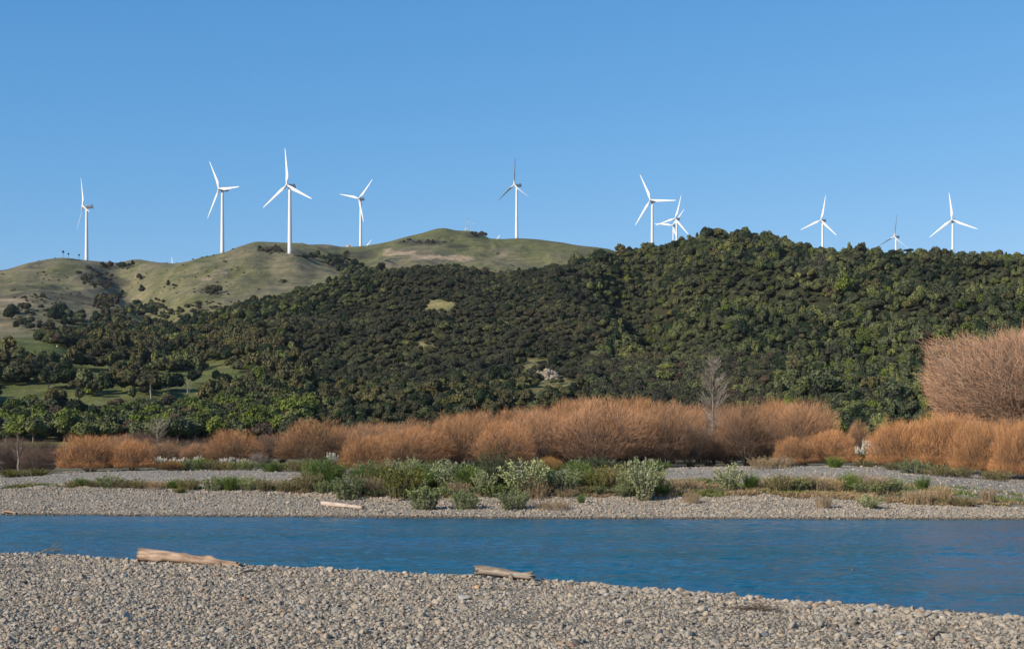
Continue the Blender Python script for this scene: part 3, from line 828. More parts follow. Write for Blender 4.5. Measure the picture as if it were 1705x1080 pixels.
def sample_woods():
    Y = 335.0
    while Y < 1120:
        sp = 4.0 * (1 + .00025 * (Y - 350))
        hw = 1010 * Y / F
        Xr = np.arange(-hw, hw, sp); nr = len(Xr)
        xr = Xr + rg.uniform(-.5, .5, nr) * sp; yr = Y + rg.uniform(-.5, .5, nr) * sp
        N1, N2, N3 = fbm2(xr / 38, yr / 38, 3, 41.), fbm2(xr / 90, yr / 90, 2, 43.), fbm2(xr / 9, yr / 12, 2, 45.)
        for xx, yy, ns, ns2, ns3 in zip(xr.tolist(), yr.tolist(), N1.tolist(), N2.tolist(), N3.tolist()):
            u = xx * F / yy + CX
            z, t = gz(xx, yy)
            p = HZ - (z - CZ) * F / yy
            if t < 8.0: continue
            if t > 12.25 or (u < 260 and t > 12.1): continue
            if any(((u - c[0]) / c[2]) ** 2 + ((p - c[1] - 3) / (c[3] + 3)) ** 2 < 1 + 1.5 * ns3 for c in CLEAR) and rg.random() > .06: continue
            if u < 520 and any(inpoly(u, p, q) for q in PADDOCKS) and (p < 600 or rg.random() > .15): continue
            if u < 520 and any(inpoly(u, p - 13, q) for q in PADDOCKS) and (p < 625 or rg.random() < .35): continue
            if u < 420 and 600 < p < 690 and ns < -.16: continue
            rr = rg.random(); dense = False
            gully = abs(u - (1005 + 62 * (12 - t))) < 60 and t > 10
            if u < 520 - .6 * max(0, 640 - p) and p > 560:      # left terraces: mixed trees
                k = 'olive' if rr < .30 else 'broad' if rr < .55 else 'dark' if rr < .70 else 'purple' if rr < .84 else 'bright' if rr < .92 else 'tall'
                if p > 690: k = 'bright' if rr < (.36 if 330 < u < 500 else .14) else 'broad' if rr < .75 else 'purple' if rr < .9 else 'dark'
                s = rg.uniform(.75, 1.35) if rr > .12 else rg.uniform(1.2, 1.6)
                zone = 'terrace'
            elif u < 430:                                         # gully wood left
                k = 'dark' if rr < .3 else 'broad' if rr < .6 else 'manuka' if rr < .85 else 'olive'
                s = rg.uniform(.7, 1.25); zone = 'gully'
            elif u < 1010 + 60 * ns2 and not gully:               # central spur: manuka
                k = 'manuka' if rr < .80 + .2 * ns else 'broad' if rr < .90 else 'dark' if rr < .96 else 'purple'
                if p > 645: k = 'olive' if rr < .35 else 'manuka' if rr < .6 else 'broad' if rr < .8 else 'dark'
                if u < 620 and t > 11.4: k = 'dark' if rr < .35 else 'broad'
                s = .66 * math.exp(rg.normal(0, .20)); zone = 'spur'; dense = True
            elif p > 600 and u < 1290:                            # manuka at the foot, right of the cliff
                k = 'manuka' if rr < .75 else 'purple' if rr < .88 else 'broad'
                s = rg.uniform(.8, 1.15); zone = 'spur'
            else:                                                 # right slope: mixed bush
                k = 'broad' if rr < .46 else 'tall' if rr < .60 else 'manuka' if rr < .74 + .2 * ns else 'dark' if rr < .85 else 'bright' if rr < .85 + .09 * smoothstep(480, 640, p) + .05 else 'olive'
                s = .80 * math.exp(rg.normal(0, .30)) * (1 + .25 * ns); zone = 'right'; dense = rg.random() < .55
            forest.append((xx, yy, z - .15, k, s, u, p, zone, t))
            if dense and t > 9.5:                                 # manuka grows shoulder to shoulder
                x2, y2 = xx + rg.uniform(1.2, 2.8), yy + rg.uniform(1.2, 2.8)
                z2, t2 = gz(x2, y2)
                forest.append((x2, y2, z2 - .15, ('manuka' if rr < .86 else 'broad') if zone == 'spur' else ('broad' if rr < .6 else 'dark' if rr < .75 else 'manuka'), .54 * math.exp(rg.normal(0, .2)), x2 * F / y2 + CX, HZ - (z2 - CZ) * F / y2, zone, t2))
        Y += sp
sample_woods()
# clumps of bush on the grass hills
SCRUB = [  # photo x, y, rx, ry, count, kinds, scale
 (165, 470, 28, 14, 34, ('olive', 'purple', 'manuka'), .95), (175, 505, 22, 16, 40, ('dark', 'olive', 'purple'), 1.0), (112, 535, 26, 10, 22, ('dark', 'dark', 'broad'), 1.35),
 (180, 535, 30, 16, 46, ('dark', 'broad', 'purple'), 1.1), (235, 520, 24, 10, 26, ('dark', 'broad'), 1.1), (262, 512, 16, 9, 14, ('purple', 'olive'), 1.0),
 (60, 545, 40, 7, 18, ('manuka', 'dark', 'olive'), .9), (140, 556, 60, 6, 20, ('dark', 'manuka'), .95), (22, 523, 8, 5, 4, ('broad', 'purple'), 1.3), (12, 531, 6, 4, 3, ('dark',), 1.3),
 (55, 500, 26, 6, 12, ('olive', 'scrub'), .8), (45, 520, 40, 8, 22, ('scrub', 'manuka'), .9), (355, 490, 10, 6, 9, ('purple', 'manuka'), 1.2), (372, 436, 6, 2, 3, ('scrub',), 1.1),
 (234, 464, 8, 4, 6, ('scrub', 'purple'), 1.2), (204, 491, 5, 3, 3, ('dark',), 1.), (232, 487, 6, 3, 4, ('dark',), 1.), (290, 478, 6, 3, 3, ('scrub',), 1.2), (281, 480, 3, 2, 1, ('dark',), .9),
 (282, 525, 26, 8, 30, ('olive', 'scrub', 'manuka'), .8), (320, 515, 22, 8, 22, ('scrub', 'manuka'), .9), (340, 508, 30, 6, 20, ('scrub',), .9), (235, 545, 36, 10, 26, ('olive', 'manuka', 'purple'), .95),
 (450, 417, 20, 5, 26, ('purple', 'scrub', 'manuka'), .9), (520, 430, 14, 4, 14, ('dark', 'manuka'), 1.0), (560, 436, 22, 8, 34, ('dark', 'manuka', 'broad'), 1.0), (585, 446, 18, 6, 22, ('dark', 'broad'), 1.0), (575, 424, 8, 4, 6, ('manuka',), .9),
 (495, 427, 6, 2, 4, ('scrub',), 1.2), (470, 466, 8, 5, 5, ('scrub',), 1.1),
 (180, 444, 18, 2.5, 16, ('scrub', 'purple'), 1.1), (212, 446, 16, 2.5, 14, ('dark', 'scrub'), 1.1), (700, 404, 34, 4, 30, ('scrub', 'manuka'), .9), (735, 399, 30, 5, 14, ('scrub',), .8), (800, 391, 15, 4, 22, ('scrub', 'purple'), .9), (150, 458, 22, 8, 16, ('scrub', 'manuka'), 1.0), (90, 460, 40, 8, 10, ('scrub',), .8),
 (600, 455, 40, 6, 30, ('dark', 'broad', 'broad'), 1.1), (380, 470, 60, 25, 16, ('scrub',), .7), (320, 480, 60, 16, 14, ('scrub',), .7), (75, 490, 60, 20, 20, ('scrub',), .7),
]
for (x, y, rx, ry, n, ks, s) in SCRUB:
    for _ in range(n):
        a = rg.uniform(0, 6.28); q = math.sqrt(rg.random())
        p = see(x + rx * q * math.cos(a), y + ry * q * math.sin(a), 12.8)
        try_tree(p[0], p[1], ks[rg.integers(len(ks))], s * rg.uniform(.75, 1.2), 'pasture')
for _ in range(420):                                           # single bushes on the open slopes
    p = see(rg.uniform(-30, 1000), rg.uniform(405, 555), 13.0)
    u_ = p[0] * F / p[1] + CX
    if gz(p[0], p[1])[1] > 13.0 and fbm2(p[0] / 70, p[1] / 120, 2, 47.) > (.02 if u_ < 520 else .2): try_tree(p[0], p[1], 'scrub', rg.uniform(.3, .75), 'pasture')
# row of dark trees on the skyline behind the largest turbine
for x in list(np.linspace(494, 552, 15)) + [556, 571.5, 573]:
    Y = 2120 + rg.uniform(-15, 15); X = (x - CX) * Y / F
    try_tree(X, Y, 'dark', rg.uniform(.75, 1.15) if x < 553 else 1.0, 'skyline')
# emergent trees on the right skyline
for x, s, k in [(1513, 1.5, 'umbrella'), (1477, .95, 'umbrella'), (1553, 1.25, 'dark'), (1540, 1.0, 'broad'), (1530, .9, 'broad'), (1600, 1.15, 'broad'), (1612, 1.0, 'dark'), (1660, 1.35, 'dark'), (1652, 1.1, 'broad'), (1355, 1.0, 'dark'), (1700, 1.1, 'tall'), (1130, 1.1, 'dark'), (1140, .9, 'broad'), (1097, .7, 'tall'), (1407, .8, 'tall')]:
    Y = 990.0; X = (x - CX) * Y / F
    try_tree(X, Y, k, s, 'crest')

# the largest in view become things of their own; the rest of the wood is one mass
KH = {'manuka': 5, 'broad': 6, 'bright': 6, 'dark': 7, 'olive': 6, 'purple': 5.5, 'tall': 8, 'umbrella': 6, 'scrub': 2.2}
def inview(f):
    X, Y, Z, k, s, u, p, zone, t = f
    top = p - KH[k] * s * F / Y
    if not (-10 < u < 1715): return 0
    if top > float(WILLOW_TOP(u)) - 6: return 0
    return s * KH[k] / Y
vis = np.array([inview(f) for f in forest])
order = np.argsort(-vis)
single = set(int(i) for i in order[:270] if vis[i] > 0)
single |= set(i for i, f in enumerate(forest) if f[7] in ('crest', 'skyline'))
WORD = {'manuka': ('dark olive brown round manuka tree', 'manuka_tree'), 'broad': ('mid green lumpy broadleaf tree', 'broadleaf_tree'), 'bright': ('bright yellow green bushy tree', 'green_bushy_tree'),
        'dark': ('very dark green dense evergreen tree', 'evergreen_tree'), 'olive': ('pale olive open crowned tree', 'olive_leaved_tree'), 'purple': ('purplish brown fine leaved tree', 'purple_brown_tree'),
        'tall': ('tall narrow green tree', 'tall_tree'), 'umbrella': ('dark umbrella shaped tree', 'umbrella_tree'), 'scrub': ('low dark scrub bush', 'scrub_bush')}
def zone_words(f):
    u, p, zone = f[5], f[6], f[7]
    if zone == 'crest': return 'on the wooded ridge against the sky', 'trees along the wooded skyline'
    if zone == 'skyline': return 'in the skyline row right of the largest turbine', 'dark trees in the skyline row'
    if zone == 'terrace':
        if p > 690: return 'just behind the left orange willows', 'trees just behind the left willows'
        if p > 640: return 'on the lower left grass slope', 'trees on the lower left grass slope'
        return 'along the upper left paddock edge', 'trees along the upper left paddock edge'
    if zone == 'gully': return 'in the wooded gully below the left grass hills', 'trees in the left gully'
    if zone == 'spur':
        if u < 760: return 'at the left foot of the central spur', 'trees at the left foot of the central spur'
        if u < 1010: return 'at the spur foot around the cliff', 'trees around the cliff'
        return 'at the spur foot behind the tall bare poplar', 'trees behind the bare poplar'
    if u < 1290: return 'low on the right hill beside the dark side valley', 'trees beside the side valley'
    return 'low on the right hill above the willow gap', 'trees low on the right hill'
ISO = {  # trees that stand out: nearest candidate to a photo spot gets a label of its own
}
for i in sorted(single, key=lambda i: -vis[i]):
    X, Y, Z, k, s, u, p, zone, t = forest[i]
    w, nm = WORD[k]; zw, gr = zone_words(forest[i])
    lab = w + ' ' + zw
    if k == 'umbrella': lab = 'large dark umbrella shaped tree at the small dark bladed turbine' if u > 1495 else 'small dark umbrella shaped tree left of the small dark bladed turbine'; gr = None
    cm, tm = KINDS[k][i % len(KINDS[k])]
    rt = thing(nm, lab, 'tree', (X, Y, Z), rg.uniform(0, 6.28), (WORD[k][1].replace('_', ' ') + 's, ' + gr) if gr else None, s)
    mobj('trunk', tm, rt); mobj('crown', cm, rt)

# the rest: one object, points that carry tree instances
def instancer(name, pts, rot, scl, idx, sources, mat=None):
    """ONE object: every point shows source number idx, turned and scaled"""
    n = len(pts)
    me = bpy.data.meshes.new(name); me.vertices.add(n); me.vertices.foreach_set('co', np.asarray(pts, np.float32).ravel())
    for nm, typ, key, arr in (('turn', 'FLOAT_VECTOR', 'vector', rot), ('size', 'FLOAT_VECTOR', 'vector', scl), ('which', 'INT', 'value', idx)):
        at = me.attributes.new(nm, typ, 'POINT')
        at.data.foreach_set(key, np.asarray(arr, np.int32 if typ == 'INT' else np.float32).ravel())
    o = mobj(name, me)
    ng = bpy.data.node_groups.new(name, 'GeometryNodeTree')
    ng.interface.new_socket('Geometry', in_out='INPUT', socket_type='NodeSocketGeometry')
    ng.interface.new_socket('Geometry', in_out='OUTPUT', socket_type='NodeSocketGeometry')
    N = ng.nodes; L = ng.links
    gi = N.new('NodeGroupInput'); go = N.new('NodeGroupOutput')
    iop = N.new('GeometryNodeInstanceOnPoints'); iop.inputs['Pick Instance'].default_value = True
    gti = N.new('GeometryNodeGeometryToInstance')
    for so in reversed(sources):                        # first link made last keeps the order of the sources
        oi = N.new('GeometryNodeObjectInfo'); oi.inputs['Object'].default_value = so; oi.inputs['As Instance'].default_value = True
        L.new(oi.outputs['Geometry'], gti.inputs[0])
    def named(nm, dt):
        a = N.new('GeometryNodeInputNamedAttribute'); a.data_type = dt; a.inputs['Name'].default_value = nm; return a.outputs[0]
    L.new(gi.outputs[0], iop.inputs['Points']); L.new(gti.outputs[0], iop.inputs['Instance'])
    L.new(named('which', 'INT'), iop.inputs['Instance Index']); L.new(named('size', 'FLOAT_VECTOR'), iop.inputs['Scale'])
    e2r = N.new('FunctionNodeEulerToRotation'); L.new(named('turn', 'FLOAT_VECTOR'), e2r.inputs[0]); L.new(e2r.outputs[0], iop.inputs['Rotation'])
    L.new(iop.outputs[0], go.inputs[0])
    md = o.modifiers.new('scatter', 'NODES'); md.node_group = ng
    return o
def source(name, me):
    return bpy.data.objects.new(name, me)               # never linked into the scene: only a shape for the scatter
SRC, SRC_IX = [], {}
for k in KINDS:
    SRC_IX[k] = []
    for cm, tm in KINDS[k]:
        SRC_IX[k].append(len(SRC)); SRC.append(source('tree_shape', cm))
rest = [i for i in range(len(forest)) if i not in single]
pts = np.array([forest[i][:3] for i in rest]); n = len(rest)
sc = np.array([forest[i][4] for i in rest])
wood = instancer('forest', pts, np.stack([np.zeros(n), np.zeros(n), rg.uniform(0, 6.28, n)], -1),
                 np.stack([sc * rg.uniform(.78, 1.25, n), sc * rg.uniform(.78, 1.25, n), sc * rg.uniform(.8, 1.3, n)], -1),
                 [SRC_IX[forest[i][3]][i % len(SRC_IX[forest[i][3]])] for i in rest], SRC)
tag(wood, 'dense dark native forest and scrub covering the hills behind the willows', 'forest', kind='stuff')
print('trees', len(forest), 'single', len(single))
# ---------------------------------------------------------------- bare winter willows of the flood plain
def willow_mesh(seed, nstem, ntw, H=8.0, Rr=4.6, mats=(M_BARK, M_TW_ORANGE), shrub=False, low=-.55, tw=(.5, 1.0), wid=.017, erect=.38, belly=.34, low_brown=1.25, nside=13, thick=1.0, lump=1.0):
    """stems fan out from the ground to a dome of fine shoots"""
    r = np.random.default_rng(seed)
    gt, gc = Geo(), Geo()
    lobes = r.uniform(0, 6.28, 5)
    ph = r.uniform(0, 6.28, 4)
    def dome(a, e):                                     # outer surface: uneven dome
        c = np.cos(e) ** .8                             # lumps fade towards the top of the dome
        w = 1 + lump * c * (.13 * np.sin(3 * a + ph[0]) + .08 * np.sin(5 * a + ph[1] + 3 * e) + .05 * np.sin(7 * a - 5 * e + ph[2]) + .04 * np.sin(11 * a + 9 * e + ph[3])) + .07 * np.sin(4 * e + ph[2]) * c
        return w
    ends = []
    for k in range(nstem):
        a = 2.399 * k + r.uniform(-.4, .4); e = math.asin(min(.995, .10 + .9 * ((k + .5) / nstem) ** .8))
        w = float(dome(a, e)) * r.uniform(.66, .84)
        end = np.array([np.cos(a) * np.cos(e) * Rr * w, np.sin(a) * np.cos(e) * Rr * w, H * (belly + (1 - belly) * np.sin(e)) * w])
        b = np.array([np.cos(a) * .35 * Rr / 4.6, np.sin(a) * .35 * Rr / 4.6, -.15]) * r.uniform(.3, 1.4); b[2] = -.15
        t = np.linspace(0, 1, 7)[:, None]
        ctl = b * .5 + end * .5 + np.array([0, 0, .10 * H]) * (1 - np.sin(e)) + r.normal(0, .16, 3)
        P_ = (1 - t) ** 2 * b + 2 * t * (1 - t) * ctl + t * t * end
        r0 = (.04 + .06 * r.random()) * thick if not shrub else .018 + .015 * r.random()
        gt.tube(P_, np.linspace(r0, .012, 7), 5, a=np.linspace(0, .3, 7))
        ends.append(P_)
        for q in range(nside):          # side branches
            f = r.uniform(.3, .95); i = int(f * 6); st = P_[i] * (1 - (f * 6 - i)) + P_[min(i + 1, 6)] * (f * 6 - i)
            d = unit(unit(P_[min(i + 1, 6)] - P_[i]) + rdirs(1, r)[0] * .65 + np.array([0, 0, .25]))
            ln = r.uniform(.10, .24) * H
            m = st + d * ln * .5; e2 = st + d * ln + np.array([0, 0, .06 * ln])
            gt.tube([st, m, e2], [(.028 if not shrub else .014) * thick, .017 * thick, .007], 4, a=[.2, .4, .5], cap=False)
    # fine shoots through the outer shell, pointing outwards and up
    n = ntw
    a = r.uniform(0, 6.28, n); se = r.uniform(low, 1, n); e = np.arcsin(se)
    clump = .5 + .5 * np.sin(5 * a + 4 * e + ph[1]) * np.sin(6 * e * 2 + 3 * a + ph[2])
    w = dome(a, e) * (1 - .48 * r.random(n) ** 1.7) * (.90 + .10 * clump)
    Pb = np.stack([np.cos(a) * np.cos(e) * Rr * w, np.sin(a) * np.cos(e) * Rr * w, H * np.where(se > 0, belly + (.97 - belly) * se, belly * (1 + se * .95)) * np.where(se > 0, w, 1)], -1)
    Pb *= np.where(r.random(n) < .9, .95, 1.0)[:, None]
    D = unit(unit((Pb - [0, 0, belly * H * .5]) * np.array([1, 1, .9])) * (1 - erect) + np.array([0, 0, 1.0]) * erect + rdirs(n, r) * .62)
    L = r.uniform(*tw, n) * (.75 + .4 * np.clip(se, 0, 1))
    Pb = Pb - D * (L * .45)[:, None]
    Pb[:, 2] = np.maximum(Pb[:, 2], .02)
    N = rdirs(n, r); S = unit(np.cross(D, N))
    wd = wid * r.uniform(.6, 1.3, n)
    kink = rdirs(n, r) * (L * .07)[:, None]
    m = Pb + D * (L * .5)[:, None] + kink; tip = Pb + D * L[:, None]
    V = np.stack([Pb - S * wd[:, None] * .5, Pb + S * wd[:, None] * .5, m + S * wd[:, None] * .38, m - S * wd[:, None] * .38, tip], 1)
    f = np.clip((w - .55) / .38, 0, 1) * (1 - low_brown * .70 * (1 - smoothstep(-.4, .85, se))) # shoots deep inside are old brown wood, low ones are coloured browner too
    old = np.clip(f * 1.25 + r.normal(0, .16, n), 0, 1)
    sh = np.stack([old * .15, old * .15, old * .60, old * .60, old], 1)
    i0 = np.arange(n)[:, None] * 5
    Vf = V.reshape(-1, 3)
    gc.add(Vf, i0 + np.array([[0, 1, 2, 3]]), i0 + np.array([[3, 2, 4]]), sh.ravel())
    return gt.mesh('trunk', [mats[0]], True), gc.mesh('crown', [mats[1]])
WV = {
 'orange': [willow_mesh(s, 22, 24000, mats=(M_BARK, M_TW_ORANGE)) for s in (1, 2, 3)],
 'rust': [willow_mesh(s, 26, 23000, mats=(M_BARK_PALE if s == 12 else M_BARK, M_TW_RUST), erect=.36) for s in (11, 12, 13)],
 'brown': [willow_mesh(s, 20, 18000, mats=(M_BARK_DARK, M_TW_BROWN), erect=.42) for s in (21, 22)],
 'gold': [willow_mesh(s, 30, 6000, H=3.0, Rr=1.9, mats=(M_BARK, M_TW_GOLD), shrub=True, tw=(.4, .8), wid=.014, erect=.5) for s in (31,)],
 'oshrub': [willow_mesh(s, 34, 21000, H=5.0, Rr=3.6, mats=(M_BARK, M_TW_BRIGHT), shrub=True, tw=(.45, .95), wid=.015, erect=.52, belly=.25, low_brown=.3, nside=5) for s in (41, 42)],
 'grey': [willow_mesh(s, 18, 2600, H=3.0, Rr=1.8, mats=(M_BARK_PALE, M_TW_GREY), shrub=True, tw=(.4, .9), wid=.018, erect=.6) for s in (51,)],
 'pink': [willow_mesh(s, 90, 85000, H=12.0, Rr=9.0, mats=(M_BARK_PALE, M_TW_PINK), tw=(.6, 1.2), wid=.022, erect=.2, low=-.7, belly=.5, low_brown=.55, nside=26, thick=1.5, lump=.35) for s in (61,)],
}
def place_willow(key, x, ybase, ytop, w, Y, label, group=None, var=None, name='willow'):
    X = (x - CX) * Y / F; z = float(gz(X, Y)[0])
    H = (CZ + (HZ - ytop) * Y / F) - z
    vs = WV[key]; tm, cm = vs[(var if var is not None else rnd.randrange(len(vs))) % len(vs)]
    h0, r0 = {'orange': (8, 4.6), 'rust': (8, 4.6), 'brown': (8, 4.6), 'gold': (3, 1.9), 'oshrub': (5, 3.6), 'grey': (3, 1.8), 'pink': (12, 9)}[key]
    s = H / (h0 * 1.02); sw = w * Y / F / (2 * r0 * 1.0)
    rt = thing(name, label, 'willow' if name != 'bare_shrub' else 'shrub', (X, Y, z), rnd.uniform(0, 6.28), group, (sw, sw, s))
    mobj('trunk', tm, rt); mobj('crown', cm, rt)
    return rt
FRONT = [  # kind, x, base y, top y, width px, distance, label
 ('brown', 8, 790, 733, 80, 140, 'dull brown bare willow at the left frame edge', 'willow'),
 ('brown', 62, 790, 742, 66, 134, 'dark brown round bare willow left of the first bright orange willow', 'willow'),
 ('oshrub', 150, 785, 718, 125, 140, 'bright orange willow dome farthest left, at the gravel edge', 'willow'),
 ('oshrub', 222, 784, 727, 86, 140, 'orange willow between the leftmost bright dome and the small golden bush', 'willow'),
 ('gold', 285, 786, 764, 44, 138, 'small golden willow bush beside the white plumes', 'willow'),
 ('orange', 388, 772, 708, 112, 166, 'orange topped willow behind the long row of white plumes', 'willow'),
 ('grey', 430, 778, 751, 38, 146, 'small grey leafless shrub left of the dark hearted willow', 'bare_shrub'),
 ('orange', 522, 775, 690, 150, 160, 'large dome shaped willow with dark stems showing, behind the single plume clump', 'willow'),
 ('rust', 612, 777, 694, 110, 172, 'rusty willow set back right of the dark hearted dome', 'willow'),
 ('oshrub', 610, 784, 718, 100, 132, 'low orange willow right beside the single white plume clump', 'willow'),
 ('orange', 692, 784, 700, 130, 138, 'orange willow behind the yellow green bank bush', 'willow'),
 ('orange', 772, 785, 678, 140, 140, 'tall bright orange willow behind the pale bank shrubs', 'willow'),
 ('orange', 842, 784, 690, 110, 136, 'orange willow behind the tall dark green bush', 'willow'),
 ('gold', 915, 786, 757, 50, 116, 'golden orange willow bush low behind the palest bank shrub', 'willow'),
 ('rust', 900, 784, 668, 140, 142, 'rusty willow with pale stems showing, left of the widest willow', 'willow'),
 ('rust', 1000, 784, 650, 190, 140, 'widest rusty orange willow at the highest part of the thicket', 'willow'),
 ('rust', 1105, 782, 660, 130, 142, 'rusty willow just left of the tall bare poplar', 'willow'),
 ('rust', 1245, 780, 655, 130, 146, 'orange topped willow with black stems just right of the tall bare poplar', 'willow'),
 ('rust', 1335, 778, 652, 130, 158, 'flat topped orange willow at the right end of the main thicket', 'willow'),
 ('oshrub', 1322, 777, 722, 84, 128, 'low bright orange willow in front of the flat topped one', 'willow'),
 ('oshrub', 1385, 777, 710, 92, 130, 'low orange willow at the left side of the plume filled gap', 'willow'),
 ('rust', 1428, 772, 691, 44, 185, 'small orange topped willow far back in the gap', 'willow'),
 ('oshrub', 1500, 781, 690, 120, 128, 'orange willow at the right side of the plume filled gap', 'willow'),
 ('oshrub', 1570, 785, 676, 140, 126, 'bright orange willow below the left edge of the big pinkish tree', 'willow'),
 ('oshrub', 1640, 790, 692, 120, 120, 'orange brown willow in front of the trunk of the big pinkish tree', 'willow'),
 ('oshrub', 1702, 796, 690, 110, 116, 'golden brown willow at the right frame edge', 'willow'),
 ('pink', 1740, 780, 508, 420, 150, 'huge pinkish brown leafless tree at the right edge, tallest of the bare trees', 'willow'),
]
for kx, x, yb, yt, w, Y, lab, nm in FRONT:
    place_willow(kx, x, yb, yt, w, Y, lab, name=nm)
# second and third rows fill the thicket
BACK = [('orange', 655, 706, 110, 160), ('rust', 690, 688, 120, 175), ('orange', 735, 690, 110, 165), ('rust', 800, 672, 120, 172), ('rust', 760, 680, 110, 190), ('orange', 850, 668, 120, 168), ('rust', 890, 662, 120, 185),
        ('orange', 945, 652, 130, 168), ('rust', 975, 648, 130, 185), ('orange', 1035, 646, 130, 168), ('orange', 1070, 648, 120, 188), ('rust', 1120, 654, 110, 180), ('rust', 1165, 662, 110, 190), ('rust', 1205, 660, 110, 180), ('orange', 1285, 653, 110, 185), ('orange', 1300, 654, 110, 172), ('rust', 1360, 656, 70, 178),
        ('rust', 1180, 676, 100, 160), ('rust', 1060, 672, 120, 155), ('rust', 935, 680, 110, 152), ('brown', 1150, 700, 100, 150), ('brown', 1215, 712, 90, 150), ('brown', 1270, 704, 90, 148), ('brown', 1040, 704, 100, 147)]
for kx, x, yt, w, Y in BACK:
    dk = kx == 'brown'
    place_willow(kx, x, 775, yt, w, Y, 'dark leafless willow in the shade of the main thicket around the bare poplar' if dk else 'orange brown willow in the rear rows of the main thicket',
                 'dark willows inside the main thicket' if dk else 'willows in the rear rows of the main thicket')
LEFTB = [('brown', 20, 722, 90, 190), ('brown', 100, 738, 90, 180), ('brown', 75, 727, 70, 210), ('brown', 190, 722, 80, 215), ('rust', 205, 716, 70, 205), ('brown', 255, 720, 90, 200), ('brown', 300, 726, 80, 190), ('rust', 275, 730, 80, 175), ('brown', 345, 722, 90, 185), ('rust', 330, 732, 70, 170), ('brown', 370, 735, 70, 175), ('brown', 445, 716, 80, 190), ('rust', 470, 712, 80, 195), ('brown', 235, 712, 50, 240), ('brown', 140, 735, 80, 180), ('rust', 575, 700, 90, 190), ('rust', 640, 694, 90, 200), ('brown', 570, 712, 80, 170)]
for kx, x, yt, w, Y in LEFTB:
    place_willow(kx, x, 770, yt, w, Y, 'dull brown leafless willow behind the left gravel flat' if kx == 'brown' else 'rust coloured leafless willow in the hazy back row on the left', 'brown willows behind the left gravel flat' if kx == 'brown' else 'rust coloured willows of the left back row')
RIGHTB = [('rust', 1470, 712, 70, 150), ('rust', 1545, 694, 110, 150), ('rust', 1610, 680, 120, 145), ('rust', 1675, 684, 110, 140), ('rust', 1725, 690, 110, 135), ('rust', 1760, 680, 130, 140), ('rust', 1850, 660, 150, 150)]
for kx, x, yt, w, Y in RIGHTB:
    place_willow(kx, x, 780, yt, w, Y, 'rusty willow behind the front row under the huge pinkish tree', 'willows under the huge pinkish tree')

# upright bare trees: poplar and grey trees
def poplar(seed, H, Wd, nb, ntw, mats):
    r = np.random.default_rng(seed); gt, gc = Geo(), Geo()
    z = np.linspace(-.3, H, 16); off = np.cumsum(r.normal(0, .03, (16, 2)), 0)
    Pm = np.stack([off[:, 0], off[:, 1], z], -1)
    gt.tube(Pm, np.linspace(.19, .015, 16), 7)
    for k in range(nb):
        f = r.uniform(.16, .97); i = int(f * 15); st = Pm[i] + (Pm[min(i + 1, 15)] - Pm[i]) * (f * 15 - i)
        a = r.uniform(0, 6.28)
        env = Wd * .5 * math.sin(math.pi * min(1, max(0, (f - .08) / .94))) ** .8 * (.5 + .5 * smoothstep(.2, .55, f))
        ln = env * r.uniform(.7, 1.1)
        e = st + np.array([np.cos(a) * ln, np.sin(a) * ln, ln * r.uniform(.5, 1.1)]); m = (st + e) / 2 + np.array([0, 0, -.12 * ln])
        gt.tube([st, m, e], [.035 * (1.2 - f), .022, .008], 4, cap=False)
        for q in range(ntw):
            ff = r.uniform(.2, 1); s2 = st + (e - st) * ff
            d = unit(unit(e - st) + rdirs(1, r)[0] * .6 + np.array([0, 0, .4])); l2 = r.uniform(.3, .8) * (H / 10)
            gc.tube([s2, s2 + d * l2 * .5, s2 + d * l2 + np.array([0, 0, .05])], [.009, .007, .003], 3, a=[.2, .6, 1.], cap=False)
    return gt.mesh('trunk', [mats[0]], True), gc.mesh('twigs', [mats[1]])
M_TW_PALE = twig_mat('pale_twigs', (.15, .12, .10), (.30, .26, .225), .05)
def upright(name, label, x, ytop, Y, wpx, seed, nb=70, ntw=9, mats=None, group=None):
    X = (x - CX) * Y / F; z = float(gz(X, Y)[0]); H = CZ + (HZ - ytop) * Y / F - z
    rt = thing(name, label, 'tree', (X, Y, z), rnd.uniform(0, 6), group)
    t, c = poplar(seed, H, wpx * Y / F, nb, ntw, mats or (M_BARK_PALE, M_TW_PALE))
    mobj('trunk', t, rt); mobj('twigs', c, rt)
upright('bare_poplar', 'tall slender pale grey leafless poplar rising above the orange willows', 1187, 600, 151, 54, 3, 130, 9, (M_BARK, M_TW_PALE))
upright('bare_tree', 'thin pale leafless tree at the left edge among brown willows', 32, 722, 138, 30, 4, 36, 4, (M_BARK, M_TW_GREY))
upright('bare_tree', 'slender grey leafless sapling beside the dark brown round willow', 14, 728, 150, 26, 8, 36, 4, (M_BARK, M_TW_GREY))
upright('bare_tree', 'whitish leafless spreading tree behind the left back row of willows', 262, 700, 262, 52, 5, 70, 6)
for x, y, h, w, Y0, lab, m in [(1363, 566, 30, 42, 11.2, 'purplish grey leafless tree alone in the forest on the right hill', (M_BARK, M_TW_GREY)),
                            (715, 662, 26, 10, 9, 'dead white forked tree at the forest foot above the thicket', (M_BARK_PALE, M_TW_PALE)),
                            (312, 664, 34, 16, 9, 'dead pale tree standing on the left grass slope', (M_BARK_PALE, M_TW_PALE))]:
    p = see(x, y, Y0); sc = p[1] / F
    rt = thing('bare_tree', lab, 'tree', p, 0)
    t, c = poplar(int(x), h * sc, w * sc * 1.1, 60, 14 if x > 1000 else 5, m)
    mobj('trunk', t, rt); mobj('twigs', c, rt)
